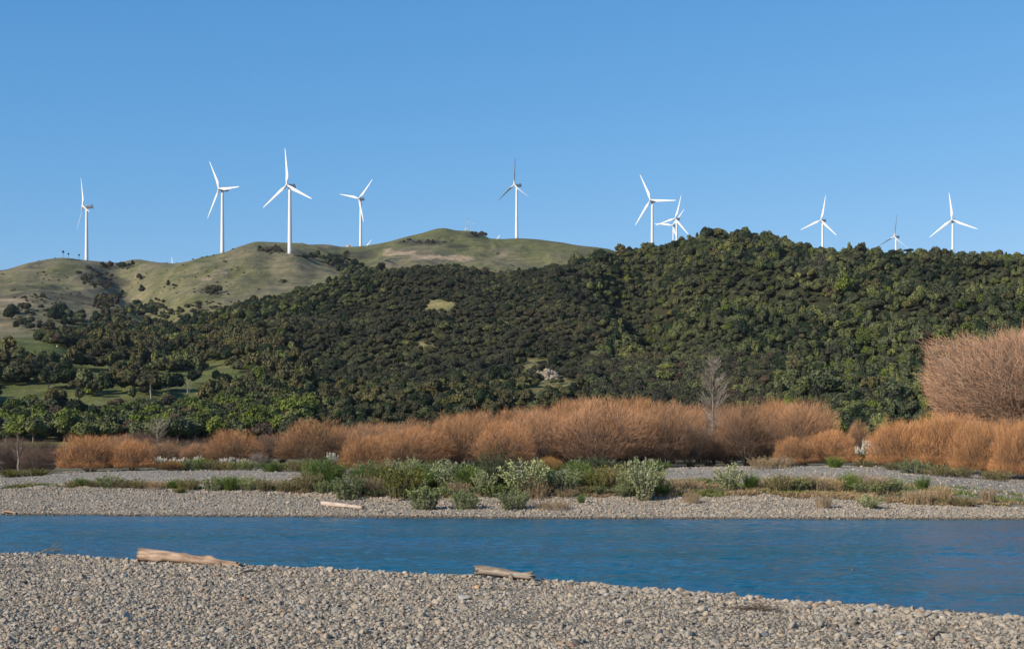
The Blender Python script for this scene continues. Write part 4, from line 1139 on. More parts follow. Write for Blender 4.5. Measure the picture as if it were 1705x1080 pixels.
# ---------------------------------------------------------------- shrubs, plumes and grass of the far bank
def spray_mesh(seed, H, Rr, nstem, per, leaf, lw, mats, droop=.0, erect=.6, base=.12, stem_r=.010, lo=.15):
    """stems rise and spread from the base, carrying leaves along their length"""
    r = np.random.default_rng(seed); gs, gl = Geo(), Geo()
    for k in range(nstem):
        a = r.uniform(0, 6.28); q = math.sqrt(r.random())
        h = H * r.uniform(.55, 1.0) * (1 - .35 * q); o = Rr * q
        b = np.array([np.cos(a) * base * Rr * q, np.sin(a) * base * Rr * q, -.05])
        e = np.array([np.cos(a) * o, np.sin(a) * o, h])
        ctl = b + (e - b) * .5 + np.array([-np.cos(a) * o * (.2 - .3 * droop), -np.sin(a) * o * (.2 - .3 * droop), h * (.12 + .35 * droop)]) + r.normal(0, .05 * H, 3) * .6
        t = np.linspace(0, 1, 6)[:, None]
        P_ = (1 - t) ** 2 * b + 2 * t * (1 - t) * ctl + t * t * e
        gs.tube(P_, np.linspace(stem_r, stem_r * .3, 6), 4, a=r.random(), cap=False)
        tt = r.uniform(lo, 1, per)[:, None]
        pp = (1 - tt) ** 2 * b + 2 * tt * (1 - tt) * ctl + tt * tt * e
        dd = unit(2 * (1 - tt) * (ctl - b) + 2 * tt * (e - ctl))
        D = unit(dd * erect + rdirs(per, r) * (1 - erect) * 1.2 + np.array([0, 0, .15]))
        pp = pp + rdirs(per, r) * leaf * .35
        L = leaf * r.uniform(.6, 1.3, per)
        tone = r.uniform(.15, .6)
        gl.blades(pp, D, rdirs(per, r), L, lw * r.uniform(.7, 1.3, per), np.clip(tone + .25 * tt[:, 0] + r.normal(0, .22, per), 0, 1), bend=.15)
    return gs.mesh('stems', [mats[0]]), gl.mesh('foliage', [mats[1]])
SV = {
 'silver': [spray_mesh(s, 2.0, 1.1, 60, 60, .12, .045, (M_BARK, M_SILVER), droop=.5, base=.32, lo=.05, erect=.5) for s in (1, 2, 3)],
 'greygreen': [spray_mesh(s, 1.6, 1.1, 60, 60, .12, .045, (M_BARK, M_SILVER_GREEN), droop=.7, base=.6, lo=.0, erect=.45) for s in (4, 5, 6)],
 'broom': [spray_mesh(s, 1.9, .9, 110, 40, .20, .018, (M_BROOM, M_BROOM), erect=.8, lo=.02, base=.45) for s in (7, 8, 9)],
 'yellow': [spray_mesh(s, 1.8, 1.2, 70, 60, .10, .045, (M_BARK, M_BROOM_Y), erect=.5, base=.5, lo=.02) for s in (10, 11)],
 'pine': [spray_mesh(s, 2.6, .8, 60, 70, .14, .022, (M_BARK, M_PINE), erect=.6, base=.5, lo=.05) for s in (12, 13)],
 'dry': [spray_mesh(s, 1.0, .9, 120, 14, .16, .016, (M_DRY, M_DRY), erect=.8, base=.8, stem_r=.008) for s in (14, 15, 16)],
 'mixed': [spray_mesh(s, 1.1, 1.1, 90, 34, .12, .030, (M_DRY, M_TUSSOCK), erect=.6, base=.6) for s in (17, 18)],
}
SH = {'silver': (2.0, 1.1), 'greygreen': (1.6, 1.1), 'broom': (1.9, .9), 'yellow': (1.8, 1.2), 'pine': (2.6, .8), 'dry': (1.0, .9), 'mixed': (1.1, 1.1)}
SW = {'silver': ('silver_leaved_shrub', 'pale silvery green shrub'), 'greygreen': ('grey_green_shrub', 'grey green leafy shrub'), 'broom': ('broom_bush', 'dark green upright broom bush'), 'yellow': ('yellow_green_bush', 'yellow green bush'),
      'pine': ('conical_bush', 'dark green conical bush'), 'dry': ('dry_weed', 'dry straw coloured weed clump'), 'mixed': ('weedy_shrub', 'brown and green weedy clump')}
def shrub(kind, x, ybase, ytop, w, label=None, group=None, tmin=1.4, lean=0.0):
    p = see(x, ybase, tmin); s = p[1] / F
    H, W0 = (ybase - ytop) * s, w * s
    h0, r0 = SH[kind]
    tm, fm = SV[kind][rnd.randrange(len(SV[kind]))]
    rt = thing(SW[kind][0], label or SW[kind][1], 'shrub' if kind != 'dry' else 'weed', p, rnd.uniform(0, 6.28), group, (W0 / (2 * r0) * 1.3, W0 / (2 * r0) * 1.3, H / h0 * (1.36 if x < 1110 else 1.12)))
    mobj('stems', tm, rt); mobj('foliage', fm, rt)
    return rt
B = [
 ('broom', 545, 812, 767, 60, 'dark green broom bush directly below the single white plume clump'),
 ('mixed', 512, 818, 788, 50, 'brown and green weedy clump at the left end of the dense bank shrubs'),
 ('greygreen', 580, 832, 793, 46, 'grey green shrub leaning down the gravel face, left of the other low ones'),
 ('greygreen', 615, 806, 770, 56, 'grey green shrub between the broom and the yellow green bush, left one'),
 ('silver', 652, 806, 768, 52, 'silvery shrub just left of the large yellow green bush'),
 ('yellow', 672, 828, 778, 78, 'large yellow green bush overhanging the gravel face'),
 ('broom', 716, 812, 772, 56, 'dark green bush just right of the large yellow green bush'),
 ('silver', 686, 796, 764, 34, 'small silvery shrub peeking above the large yellow green bush'),
 ('greygreen', 706, 851, 812, 46, 'grey green shrub low on the gravel face, left of a pair'),
 ('greygreen', 773, 852, 823, 44, 'bright leaved low shrub on the gravel face, right of a pair'),
 ('silver', 745, 818, 768, 58, 'pale silvery shrub left of the bright green leafy bush'),
 ('broom', 778, 818, 776, 48, 'bright green leafy bush in the middle of the bank shrubs'),
 ('silver', 806, 822, 786, 38, 'small pale shrub at the foot of the tall dark conical bush'),
 ('pine', 822, 816, 750, 52, 'tall dark green conical bush, highest plant on the bank'),
 ('silver', 872, 826, 766, 74, 'wide cream leaved shrub, palest on the bank'),
 ('dry', 893, 830, 798, 44, 'dry brown stalks at the right foot of the palest shrub'),
 ('greygreen', 855, 853, 822, 48, 'green drooping shrub by a pale stick at the foot of the gravel face'),
 ('greygreen', 938, 820, 784, 60, 'grey green shrub right of the palest shrub'),
 ('broom', 962, 812, 770, 50, 'dark green bush behind the grey green shrub, mid bank'),
 ('yellow', 995, 820, 782, 46, 'dull olive shrub with a yellow tip, mid bank'),
 ('mixed', 1025, 818, 778, 56, 'brownish weedy shrub left of the tall silvery one'),
 ('silver', 1072, 834, 766, 56, 'tall silvery shrub hanging over the bank edge, right of centre'),
 ('greygreen', 1048, 822, 786, 36, 'green shrub touching the left side of the tall silvery one'),
 ('silver', 1214, 816, 767, 44, 'isolated silvery shrub in front of the gravel mound'),
 ('broom', 1250, 814, 784, 26, 'narrow green bush right of the isolated silvery shrub'),
 ('mixed', 1300, 818, 786, 50, 'brown green weedy clump on the bank, left of a dry pinkish one'),
 ('mixed', 1334, 816, 790, 44, 'darker weedy clump left of the dry pinkish stalks'),
 ('dry', 1360, 818, 788, 40, 'dry pinkish stalks in front of the grey mound'),
 ('dry', 1388, 818, 790, 34, 'dry straw coloured weeds left of the olive broom bush'),
 ('broom', 1414, 818, 783, 36, 'olive green broom bush in front of the mound end'),
 ('dry', 1450, 818, 784, 60, 'wide clump of dry straw weeds right of the olive broom'),
 ('greygreen', 1484, 816, 790, 34, 'grey green shrub at the right end of the dry straw weeds'),
 ('broom', 1537, 816, 790, 24, 'small round green bush alone on the right gravel flat'),
 ('silver', 1448, 846, 820, 40, 'low pale shrub on the gravel face at right'),
 ('dry', 1370, 846, 818, 26, 'straw tussock hanging over the cut bank, right part'),
 ('dry', 1152, 838, 815, 26, 'straw tussock hanging over the cut bank below the mound'),
 ('broom', 968, 838, 824, 14, 'tiny dark green plant on the gravel face'),
 ('broom', 1172, 806, 793, 20, 'tiny green bush on the flat left of the isolated silvery shrub'),
 ('dry', 1115, 815, 795, 50, 'pinkish dry weeds right of the tall silvery shrub'),
 ('dry', 1150, 812, 793, 44, 'pinkish brown dry weeds in front of the mound, left part'),
 ('dry', 1275, 812, 795, 36, 'low dry weeds between narrow green bush and weedy clump'),
 ('dry', 1565, 834, 806, 40, 'dry reddish stalks right of the small round green bush'),
 ('dry', 1530, 838, 812, 44, 'dry brown weeds below the small round green bush'),
 ('dry', 1645, 838, 806, 24, 'thin dry stalks near the right frame edge'),
 ('mixed', 1600, 842, 826, 50, 'low matted weeds at the right end of the bank'),
 ('broom', 134, 810, 796, 30, 'leftmost green shrub on the gravel flat'),
 ('mixed', 120, 812, 802, 24, 'leftmost low weed on the gravel crest'),
 ('mixed', 158, 811, 800, 30, 'low weed right of the leftmost green shrub'),
 ('greygreen', 182, 811, 793, 38, 'second shrub from the left on the gravel crest'),
 ('mixed', 205, 812, 798, 30, 'weed clump right of the second shrub from the left'),
 ('mixed', 230, 813, 799, 34, 'third weedy shrub group from the left on the gravel crest'),
 ('dry', 260, 814, 801, 36, 'low brown weeds left of the green pair on the crest'),
 ('broom', 292, 815, 798, 28, 'small green bush on the left gravel crest'),
 ('mixed', 315, 816, 798, 36, 'weedy clump right of the small green bush on the left crest'),
 ('yellow', 300, 820, 811, 26, 'low yellow green plant on the gravel face, left part'),
 ('greygreen', 358, 816, 794, 34, 'grey green shrub, left one of the dense left crest group'),
 ('broom', 385, 816, 793, 40, 'green shrub in the middle of the dense left crest group'),
 ('greygreen', 415, 815, 795, 30, 'shrub at the right end of the dense left crest group'),
 ('mixed', 440, 817, 798, 34, 'weeds on the crest below the small grey leafless shrub'),
 ('mixed', 478, 818, 800, 40, 'low weeds between the left crest group and the dense shrubs'),
 ('dry', 610, 818, 792, 50, 'purplish dry weeds under the left grey green shrubs'),
 ('dry', 640, 820, 798, 40, 'brown dry weeds left of the large yellow green bush'),
 ('dry', 765, 826, 802, 34, 'brown stalks below the bright green leafy bush'),
 ('dry', 920, 852, 838, 56, 'flattened dry branches on the lower gravel face'),
]
for b in B:
    shrub(b[0], b[1], b[2], b[3], b[4], b[5])
# second rank behind the named shrubs, so that the strip closes up
fill = np.random.default_rng(21); BKX = [530, 560, 598, 632, 664, 700, 730, 762, 790, 812, 845, 888, 915, 950, 980, 1012, 1040, 1092, 1320, 1345, 1428, 1466]
for x in BKX:
    kd = ['greygreen', 'broom', 'greygreen', 'yellow', 'broom'][fill.integers(0, 5)] if x < 1100 else ['mixed', 'greygreen'][fill.integers(0, 2)]
    yb = float(top_y(x)) - fill.uniform(5, 11); h = fill.uniform(26, 38) if x < 1100 else fill.uniform(18, 26)
    shrub(kd, x + fill.uniform(-6, 6), yb, yb - h, fill.uniform(34, 52), SW[kd][1] + (' in the rear rank of the dense middle bank shrubs' if x < 1100 else ' in the rear rank of the right bank weeds'), SW[kd][0].replace('_', ' ') + 's of the rear bank rank' + ('' if x < 1100 else ', right'), tmin=2.6)
for x in BKX[:18]:
    x += fill.uniform(-14, 14); kd = ['mixed', 'greygreen', 'dry', 'broom'][fill.integers(0, 4)]
    yb = float(top_y(x)) + fill.uniform(1, 6); h = fill.uniform(12, 20)
    shrub(kd, x, yb, yb - h, fill.uniform(26, 44), SW[kd][1] + ', low along the edge of the dense middle bank', SW[kd][0].replace('_', ' ') + 's low along the bank edge')
# low growth at the foot of the willows
k = 0
for x, yb, yt, w, kd in [(60, 792, 780, 60, 'yellow'), (20, 794, 782, 50, 'yellow'), (310, 783, 766, 30, 'greygreen'), (335, 782, 764, 40, 'broom'), (355, 783, 768, 40, 'mixed'), (380, 783, 770, 36, 'mixed'), (405, 783, 767, 36, 'greygreen'), (455, 785, 770, 50, 'broom'), (490, 785, 768, 44, 'mixed'), (510, 784, 766, 36, 'greygreen'), (350, 770, 755, 40, 'greygreen'),
                       (1000, 792, 765, 60, 'pine'), (1040, 790, 766, 60, 'pine'), (1090, 786, 768, 50, 'broom'), (1520, 788, 762, 50, 'greygreen'), (1560, 792, 772, 50, 'mixed'), (1490, 782, 768, 40, 'mixed'), (1600, 794, 776, 50, 'mixed'), (1660, 800, 780, 50, 'mixed'), (1440, 778, 764, 40, 'mixed'), (1270, 780, 758, 40, 'dry'), (1300, 779, 757, 40, 'dry'), (1390, 778, 758, 30, 'broom')]:
    side = 'left' if x < 700 else 'right'
    shrub(kd, x, yb, yt, w, SW[kd][1] + ' under the bare willows, ' + ('behind the left gravel flat' if x < 700 else 'in the shade of the thicket' if x < 1150 else 'beyond the mound' if x < 1500 else 'at the right frame side'), SW[kd][0].replace('_', ' ') + 's under the willows, ' + ('left' if x < 700 else 'middle' if x < 1150 else 'mound' if x < 1500 else 'right'), tmin=4.4)

# plume grass
def plume_mesh(seed, H=2.6, npl=16, nbl=260, Rr=1.1):
    r = np.random.default_rng(seed); gl, gp = Geo(), Geo()
    a = r.uniform(0, 6.28, nbl); q = r.random(nbl)
    b = np.stack([np.cos(a) * .25 * Rr, np.sin(a) * .25 * Rr, 0 * a], -1)
    D1 = unit(np.stack([np.cos(a) * (.25 + .6 * q), np.sin(a) * (.25 + .6 * q), 1.0 + 0 * a], -1)); L = H * .5 * r.uniform(.7, 1.1, nbl)
    m = b + D1 * L[:, None]; e = m + unit(np.stack([np.cos(a), np.sin(a), -.25 + .3 * r.random(nbl)], -1)) * (L * .6)[:, None]
    S = unit(np.cross(D1, np.array([0, 0, 1.])))
    V = np.stack([b - S * .02, b + S * .02, m + S * .016, m - S * .016, e], 1).reshape(-1, 3); i0 = np.arange(nbl)[:, None] * 5
    gl.add(V, i0 + np.array([[0, 1, 2, 3]]), i0 + np.array([[3, 2, 4]]), np.repeat(np.clip(r.normal(.5, .25, nbl), 0, 1), 5))
    for k in range(npl):
        a = r.uniform(0, 6.28); o = r.uniform(.1, .75) * Rr; h = H * r.uniform(.72, 1.0)
        b = np.array([np.cos(a) * o * .25, np.sin(a) * o * .25, 0]); t0 = np.array([np.cos(a) * o * .7, np.sin(a) * o * .7, h * .66]); t1 = np.array([np.cos(a) * o, np.sin(a) * o, h])
        gl.tube([b, (b + t0) / 2, t0], [.014, .012, .01], 4, a=.7, cap=False)
        n = 90; f = r.random(n)[:, None]
        pp = t0 + (t1 - t0) * f; D = unit(unit(t1 - t0) * .8 + rdirs(n, r) * .75 + np.array([.15, 0, 0]))
        gp.blades(pp, D, rdirs(n, r), .26 * (1.15 - .75 * f[:, 0]), .06, np.clip(r.normal(.6, .2, n), 0, 1))
    return gl.mesh('leaves', [M_TUSSOCK]), gp.mesh('plumes', [M_PLUME])
PV = [plume_mesh(1), plume_mesh(2, npl=11), plume_mesh(3, npl=20)]
PL = [(554, 780, 749, 34, 'single clump of tall white plumes in front of the large dome willow', 132)] + \
     [(x, yb, yt, w, None, 150) for x, yb, yt, w in [(262, 788, 759, 22), (272, 776, 760, 20), (286, 776, 761, 18), (300, 776, 761, 20), (316, 776, 762, 18), (330, 776, 758, 26), (372, 776, 760, 20), (386, 776, 760, 18), (400, 776, 761, 20), (412, 776, 763, 16)]] + \
     [(x, yb, yt, w, 'R', 148) for x, yb, yt, w in [(1432, 776, 738, 30), (1446, 778, 728, 34), (1440, 774, 748, 24), (1458, 778, 742, 24)]]
for x, yb, yt, w, lab, Y in PL:
    X = (x - CX) * Y / F; z = float(gz(X, Y)[0]); H = CZ + (HZ - yt) * Y / F - z
    if lab == 'R': lab, gr = 'cream plume grass in the gap between the two right willow groups', 'plume grass in the right gap'
    elif lab is None: lab, gr = 'white plume grass in the row under the left orange topped willow', 'plume grass row on the left'
    else: gr = None
    rt = thing('plume_grass', lab, 'grass clump', (X, Y, z), rnd.uniform(0, 6), gr, (w * Y / F / 2.0, w * Y / F / 2.0, H / 2.6))
    a, b = PV[rnd.randrange(3)]
    mobj('leaves', a, rt); mobj('plumes', b, rt)
shrub('greygreen', 275, 772, 744, 44, 'whitish green shrub above the left row of plumes', None, tmin=5.5)
# white flowering clumps in the forest edge
for q, (x, y, lab) in enumerate([(443, 690, 'white plume grass clump among dark trees at the left forest foot, left one'), (452, 695, 'white plume grass clump among dark trees at the left forest foot, middle one'), (479, 686, 'white plume grass clump among dark trees at the left forest foot, right one')]):
    p = see(x, y, 8.2); s_ = 11 * p[1] / F / 2.6
    rt = thing('plume_grass', lab, 'grass clump', p + np.array([0, -3.5, 2.0]), q, None, s_ * 1.3); rt.location = p + np.array([0, 0, 0])
    mobj('leaves', PV[q][0], rt); mobj('plumes', PV[q][1], rt)
# grass and weeds along the bank: nobody could count the blades
n = 130000
g = Geo(); r = np.random.default_rng(77)
uu = r.uniform(-200, 1900, n); tt = np.where(r.random(n) < .55, 2.95 + .25 * r.normal(size=n), 3.0 + 1.0 * r.random(n))
tt = np.clip(tt, 2.45, 4.6)
ii = np.clip(np.searchsorted(COLS, uu), 0, NC - 1); jj = np.clip(np.searchsorted(ts, tt), 0, NR - 1)
Xp = (uu - CX) * YT[jj, ii] / F; Yp = YT[jj, ii] + r.uniform(-.25, .25, n); Zp = ZT[jj, ii]
dens = fbm2(Xp / 2.4, Yp / 1.6, 3, 51.) + .45 * smoothstep(400, 900, uu) - .28 * smoothstep(1500, 1750, uu) - .25
keep = dens > -.05
Xp, Yp, Zp, uu, tt = [v[keep] for v in (Xp, Yp, Zp, uu, tt)]; n = len(Xp)
hgt = r.uniform(.12, .38, n)
D = unit(np.stack([r.normal(0, .45, n), r.normal(0, .45, n) - .25, np.ones(n)], -1))
dryb = fbm2(Xp / 3.5, Yp / 2.0, 3, 53.) + .1 * r.normal(size=n) + np.where(tt < 2.9, .25, -.05)
Pg = np.stack([Xp, Yp, Zp - .03], -1)
lay = (dryb > .06).astype(int)
for m_ in (0, 1):
    s_ = lay == m_
    g.blades(Pg[s_], D[s_], rdirs(int(s_.sum()), r), hgt[s_], .04, np.clip(r.normal(.5, .25, int(s_.sum())), 0, 1), m=m_, bend=.2)
tag(mobj('bank_grass', g.mesh('bank_grass', [M_GRASS, M_DRY])), 'green and straw coloured grass along the edge of the far bank', 'grass', kind='stuff')
# ---------------------------------------------------------------- stones of both gravel banks
def stone_mesh(seed, sub=2, flat=.62):
    V, T = ICO[sub]; r = np.random.default_rng(seed)
    s = np.array([1, r.uniform(.62, .95), flat * r.uniform(.75, 1.2)])
    V = V * (1 + .28 * fbm3(V * 1.1 + seed * 5.1, 2))[:, None]
    for _ in range(8):                                       # a few worn faces
        d = unit(r.normal(size=3)); lim = r.uniform(.42, .72)
        q = V @ d; V = V - np.clip(q - lim, 0, None)[:, None] * d * .8
    V = V * s * .5
    return make_mesh('stone', V, T, [M_STONE], smooth=True)
STONE = [stone_mesh(k, 2) for k in range(9)]
SSRC = [source('stone_shape', m) for m in STONE]
rs = np.random.default_rng(9)
def stones(name, X, Y, Z, size, label, cat):
    n = len(X)
    rot = np.stack([rs.normal(0, .35, n), rs.normal(0, .35, n), rs.uniform(0, 6.28, n)], -1)
    sc = size[:, None] * rs.uniform(.8, 1.2, (n, 3))
    o = instancer(name, np.stack([X, Y, Z + size * .10], -1), rot, sc, rs.integers(0, len(SSRC), n), SSRC)
    return tag(o, label, cat, kind='stuff')
def near_points(step, ymin, ymax, margin):
    Xs, Ys = [], []
    Y = ymin
    while Y < ymax:
        hw = 870 * Y / F + margin
        k = int(2 * hw / step)
        Xs.append(rs.uniform(-hw, hw, k)); Ys.append(Y + rs.uniform(0, step, k)); Y += step
    X = np.concatenate(Xs); Y = np.concatenate(Ys)
    ok = crest_at(X) - Y > -1.9
    return X[ok], Y[ok]
X, Y = near_points(.061, 17.5, 49, 4.5)
d = crest_at(X) - Y
u_ = X * F / Y + CX
sandy = smoothstep(.05, .35, .45 * fbm2(X / 2.2, Y / 2.2, 3, 61.) + .9 * np.exp(-((u_ - 690) / 170) ** 2) * smoothstep(23.4, 21.6, Y) + .35 * np.exp(-((u_ - 1010) / 120) ** 2 - ((Y - 23.5) / 1.4) ** 2) - .12)
size = np.exp(rs.normal(math.log(.049), .50, len(X)))
size = np.clip(size * (1 + (.2 + .55 * smoothstep(900, 1300, u_)) * smoothstep(3.0, 0, d)) * (1 - .55 * sandy), .022, .24)
keep = rs.random(len(X)) > .75 * sandy * (size < .2)
X, Y, size = X[keep], Y[keep], size[keep]
stones('near_gravel_stones', X, Y, bar_z(X, Y) - .005, size, 'grey and tan river stones covering the near gravel bar', 'gravel')
print('near stones', len(X))
# far gravel face
n = 110000
uu = rs.uniform(-160, 1870, n); tt = 0.93 + 1.95 * rs.random(n)
lim = np.where(uu < 430, 3.05, 2.35)
ii = np.clip(np.searchsorted(COLS, uu), 1, NC - 1)
Yw = np.array([np.interp(t, ts[:120], YT[:120, i]) for t, i in zip(tt, ii)])
Xw = (uu - CX) * Yw / F; Zw = np.array([gz(a, b)[0] for a, b in zip(Xw, Yw)])
sz = np.clip(np.exp(rs.normal(math.log(.085), .40, n)), .035, .26)
k_ = rs.random(n) < np.where(tt > 2.3, .4, 1.0)
stones('far_gravel_stones', Xw[k_], Yw[k_], Zw[k_], sz[k_], 'pale river stones covering the far bank down to the water', 'gravel')

# scattered stones of the flats behind
n = 26000
uu = rs.uniform(-160, 1870, n); tt = 3.6 + 2.3 * rs.random(n) ** 1.2
ii = np.clip(np.searchsorted(COLS, uu), 1, NC - 1)
Yw = np.array([np.interp(t, ts[:140], YT[:140, i]) for t, i in zip(tt, ii)])
Xw = (uu - CX) * Yw / F; Zw = np.array([gz(a, b)[0] for a, b in zip(Xw, Yw)])
stones('flat_gravel_stones', Xw, Yw, Zw, np.clip(np.exp(rs.normal(math.log(.10), .42, n)), .05, .4), 'scattered stones on the grey gravel flats before the willows', 'gravel')

# stones that stand out ---------------------------------------------------------
def tint_stone(name, c):
    t = NT(name, .85, .25); oc = t.n.new('ShaderNodeTexCoord').outputs['Object']; n = t.noise(3.5, 5, .7, oc)
    t.col(t.ramp(n, [(.3, tuple(x * .78 for x in c)), (.7, tuple(min(.9, x * 1.2) for x in c))])); t.bump(n, .4, .03); return t.m
MS = {'blue': tint_stone('blue_grey_stone', (.20, .22, .235)), 'pale': tint_stone('pale_stone', (.33, .31, .275)), 'tan': tint_stone('tan_stone', (.40, .33, .24)), 'red': tint_stone('reddish_stone', (.30, .17, .13)), 'orange': tint_stone('orange_stone', (.44, .27, .15)), 'dark': tint_stone('dark_grey_stone', (.10, .105, .11)), 'grey': tint_stone('grey_stone', (.30, .29, .275))}
BIG = [(1478, 958 + 0, 0, '', '')]
BIG = [
 ('grey', 841, 1050 - 0, 0, ''),
]
BIG = [
 ('pale', 210, 1028, 22, 'large pale stone on the near bar below the big log, left part'),
 ('grey', 248, 1053, 17, 'grey tan rounded stone near the bottom edge, left third'),
 ('blue', 236, 1034, 14, 'dark blue grey stone beside the large pale one'),
 ('dark', 315, 1012, 13, 'blackish stone below the right end of the big log'),
 ('dark', 40, 1026, 12, 'dark stone near the left frame edge'),
 ('pale', 97, 1013, 13, 'whitish round stone left of centre on the left bar'),
 ('pale', 362, 938, 9, 'white stone touching the front of the big log at its right end'),
 ('tan', 180, 990, 10, 'tan round stone in the upper left bar'),
 ('blue', 512, 1021, 15, 'blue grey stone, left one of a close pair left of bottom centre'),
 ('grey', 523, 1024, 11, 'grey stone, right one of a close pair left of bottom centre'),
 ('blue', 679, 1013, 15, 'blue grey stone below the gap between the two logs'),
 ('red', 630, 992, 11, 'dark reddish stone on the middle of the bar'),
 ('orange', 794, 979, 12, 'orange stone just below the shorter log'),
 ('pale', 772, 998, 24, 'long flat pale stone below the shorter log'),
 ('pale', 697, 1062, 10, 'small white stone on the bare sandy patch'),
 ('dark', 995, 992, 15, 'brownish grey stone right of the shorter log, left of a pair'),
 ('grey', 1012, 992, 15, 'dark grey stone right of the shorter log, right of a pair'),
 ('tan', 980, 1023, 17, 'tan pointed stone below the bleached stick'),
 ('dark', 1046, 1037, 16, 'dark angular stone right of bottom centre'),
 ('orange', 1128, 1007, 12, 'orange brown stone left of the twig pile'),
 ('grey', 1048, 978, 18, 'large rounded grey stone at the water edge, left of the twig pile'),
 ('pale', 1380, 1004, 19, 'flat pale stone at the water edge right of the twig pile'),
 ('pale', 1441, 1010, 16, 'whitish square stone at the water edge, right part'),
 ('grey', 1448, 1020, 20, 'broad grey stone just inside the water edge, right part'),
 ('dark', 1272, 1060, 18, 'dark grey stone below the twig pile near the bottom edge'),
 ('grey', 1499, 1058, 18, 'rounded grey stone left of the dark curved stick'),
 ('tan', 1500, 1064, 13, 'cream rounded stone beside the dark curved stick'),
 ('red', 1602, 1067, 14, 'red brown stone near the bottom right corner'),
 ('grey', 1520, 1038, 20, 'large grey stone above the dark curved stick'),
 ('orange', 1542, 1033, 12, 'orange stone above the dark curved stick'),
 ('tan', 1212, 1041, 12, 'tan stone left below the twig pile'),
 ('dark', 1230, 1076, 15, 'black stone at the bottom edge, right of centre'),
]
for c, x, y, w, lab in BIG:
    p = bar_px(x, y); s = w * p[1] / F
    me = stone_mesh(100 + int(x), 3); me.materials.clear(); me.materials.append(MS[c])
    o = mobj('river_stone', me, None, p + np.array([0, 0, s * .16]), rnd.uniform(0, 6.28)); o.scale = (s, s, s)
    tag(o, lab, 'stone')
p = np.array([(1329 - CX) * 34.8 / F, 34.8, -.02])
o = mobj('river_stone', stone_mesh(777, 3), None, p, .4); o.scale = (.16, .16, .15); tag(o, 'small pale stone poking out of the water right of the twig pile', 'stone')

# ---------------------------------------------------------------- driftwood
def log_mesh(seed, L, r0, r1, mat, broken=.25, bend=.06, k=22, n=34, knots=3):
    """a weathered trunk along +X, centre line through the origin end"""
    r = np.random.default_rng(seed); g = Geo()
    s = np.linspace(0, 1, n); a = np.linspace(0, 2 * np.pi, k, endpoint=False)
    rad = r0 + (r1 - r0) * s
    cxn = np.stack([s * L, bend * L * np.sin(s * 2.6 + r.uniform(0, 3)), .35 * bend * L * np.sin(s * 3.3 + 1)], -1)
    A, S = np.meshgrid(a, s)
    rr = rad[:, None] * (1 + .20 * fbm3(np.stack([np.cos(A) * 1.2, np.sin(A) * 1.2, S * L * 1.1 + seed], -1), 4) + .06 * np.sin(A * 5 + S * 2 + seed) + .07 * fbm3(np.stack([np.cos(A) * 4, np.sin(A) * 4, S * L * 1.5], -1), 2))
    for q in range(knots):
        ka, ks = r.uniform(0, 6.28), r.uniform(.15, .85)
        rr += r0 * .35 * np.exp(-((np.angle(np.exp(1j * (A - ka)))) / .35) ** 2 - ((S - ks) * L / (r0 * .9)) ** 2)
    V = np.stack([cxn[:, 0][:, None] + 0 * A, cxn[:, 1][:, None] + np.cos(A) * rr, cxn[:, 2][:, None] + np.sin(A) * rr], -1)
    V[0, :, 0] += broken * r0 * 2 * fbm2(np.cos(a) * 1.5, np.sin(a) * 1.5, 3, seed) * 1.5 - .10 * np.cos(a)
    V[-1, :, 0] += broken * r0 * 4 * (fbm2(np.cos(a) * 2, np.sin(a) * 2, 3, seed + 1.5) + .2)
    V = V.reshape(-1, 3)
    i = np.arange(n - 1)[:, None] * k; j = np.arange(k)[None]; j2 = (j + 1) % k
    V = np.vstack([V, cxn[0] + [.35 * r0, 0, 0], cxn[-1] - [.5 * r1, 0, 0]])
    b0, b1 = n * k, n * k + 1
    tr = [(b0, q, (q + 1) % k) for q in range(k)] + [(b1, (n - 1) * k + (q + 1) % k, (n - 1) * k + q) for q in range(k)]
    g.add(V, np.stack([i + j, i + k + j, i + k + j2, i + j2], -1).reshape(-1, 4), tr)
    return g
def lay(name, label, cat, A, Bp, geo, mat, smooth=True, parent=None):
    """put a geometry built along +X from point A to point B"""
    A = Vector(A); Bv = Vector(Bp); d = Bv - A
    me = geo.mesh(name, [mat], smooth)
    o = mobj(name, me, parent, A)
    o.rotation_euler = (0, -math.atan2(d.z, math.hypot(d.x, d.y)), math.atan2(d.y, d.x))
    if label: tag(o, label, cat)
    return o
def shore(x, back, up):
    Y = float(crest_Y(x)) - back; X = (x - CX) * Y / F
    return np.array([X, Y, float(bar_z(X, Y)) + up])
A, Bp = shore(231, .55, .19), shore(397, .75, .07)
lay('driftwood_log', 'big pale driftwood log lying at the near water edge on the left', 'log', A, Bp, log_mesh(3, float(np.linalg.norm(Bp - A)), .205, .10, M_DRIFT, .45, .02, n=60, k=30, knots=5), M_DRIFT)
A, Bp = shore(791, .5, .17), shore(884, .6, .13)
L2 = float(np.linalg.norm(Bp - A))
g = log_mesh(8, L2, .125, .075, M_DRIFT_GREY, .5, .03, n=50, k=28, knots=4)
g.tube([[L2 * .68, -.03, -.02], [L2 * .70, -.12, -.10], [L2 * .69, -.18, -.22]], [.085, .07, .04], 10)
g.tube([[L2 * .86, 0, .03], [L2 * .97, .02, .07], [L2 * 1.04, .0, .12]], [.06, .05, .02], 8)
lay('driftwood_log', 'shorter grey driftwood log with a forked right end at the water edge, centre', 'log', A, Bp, g, M_DRIFT_GREY)
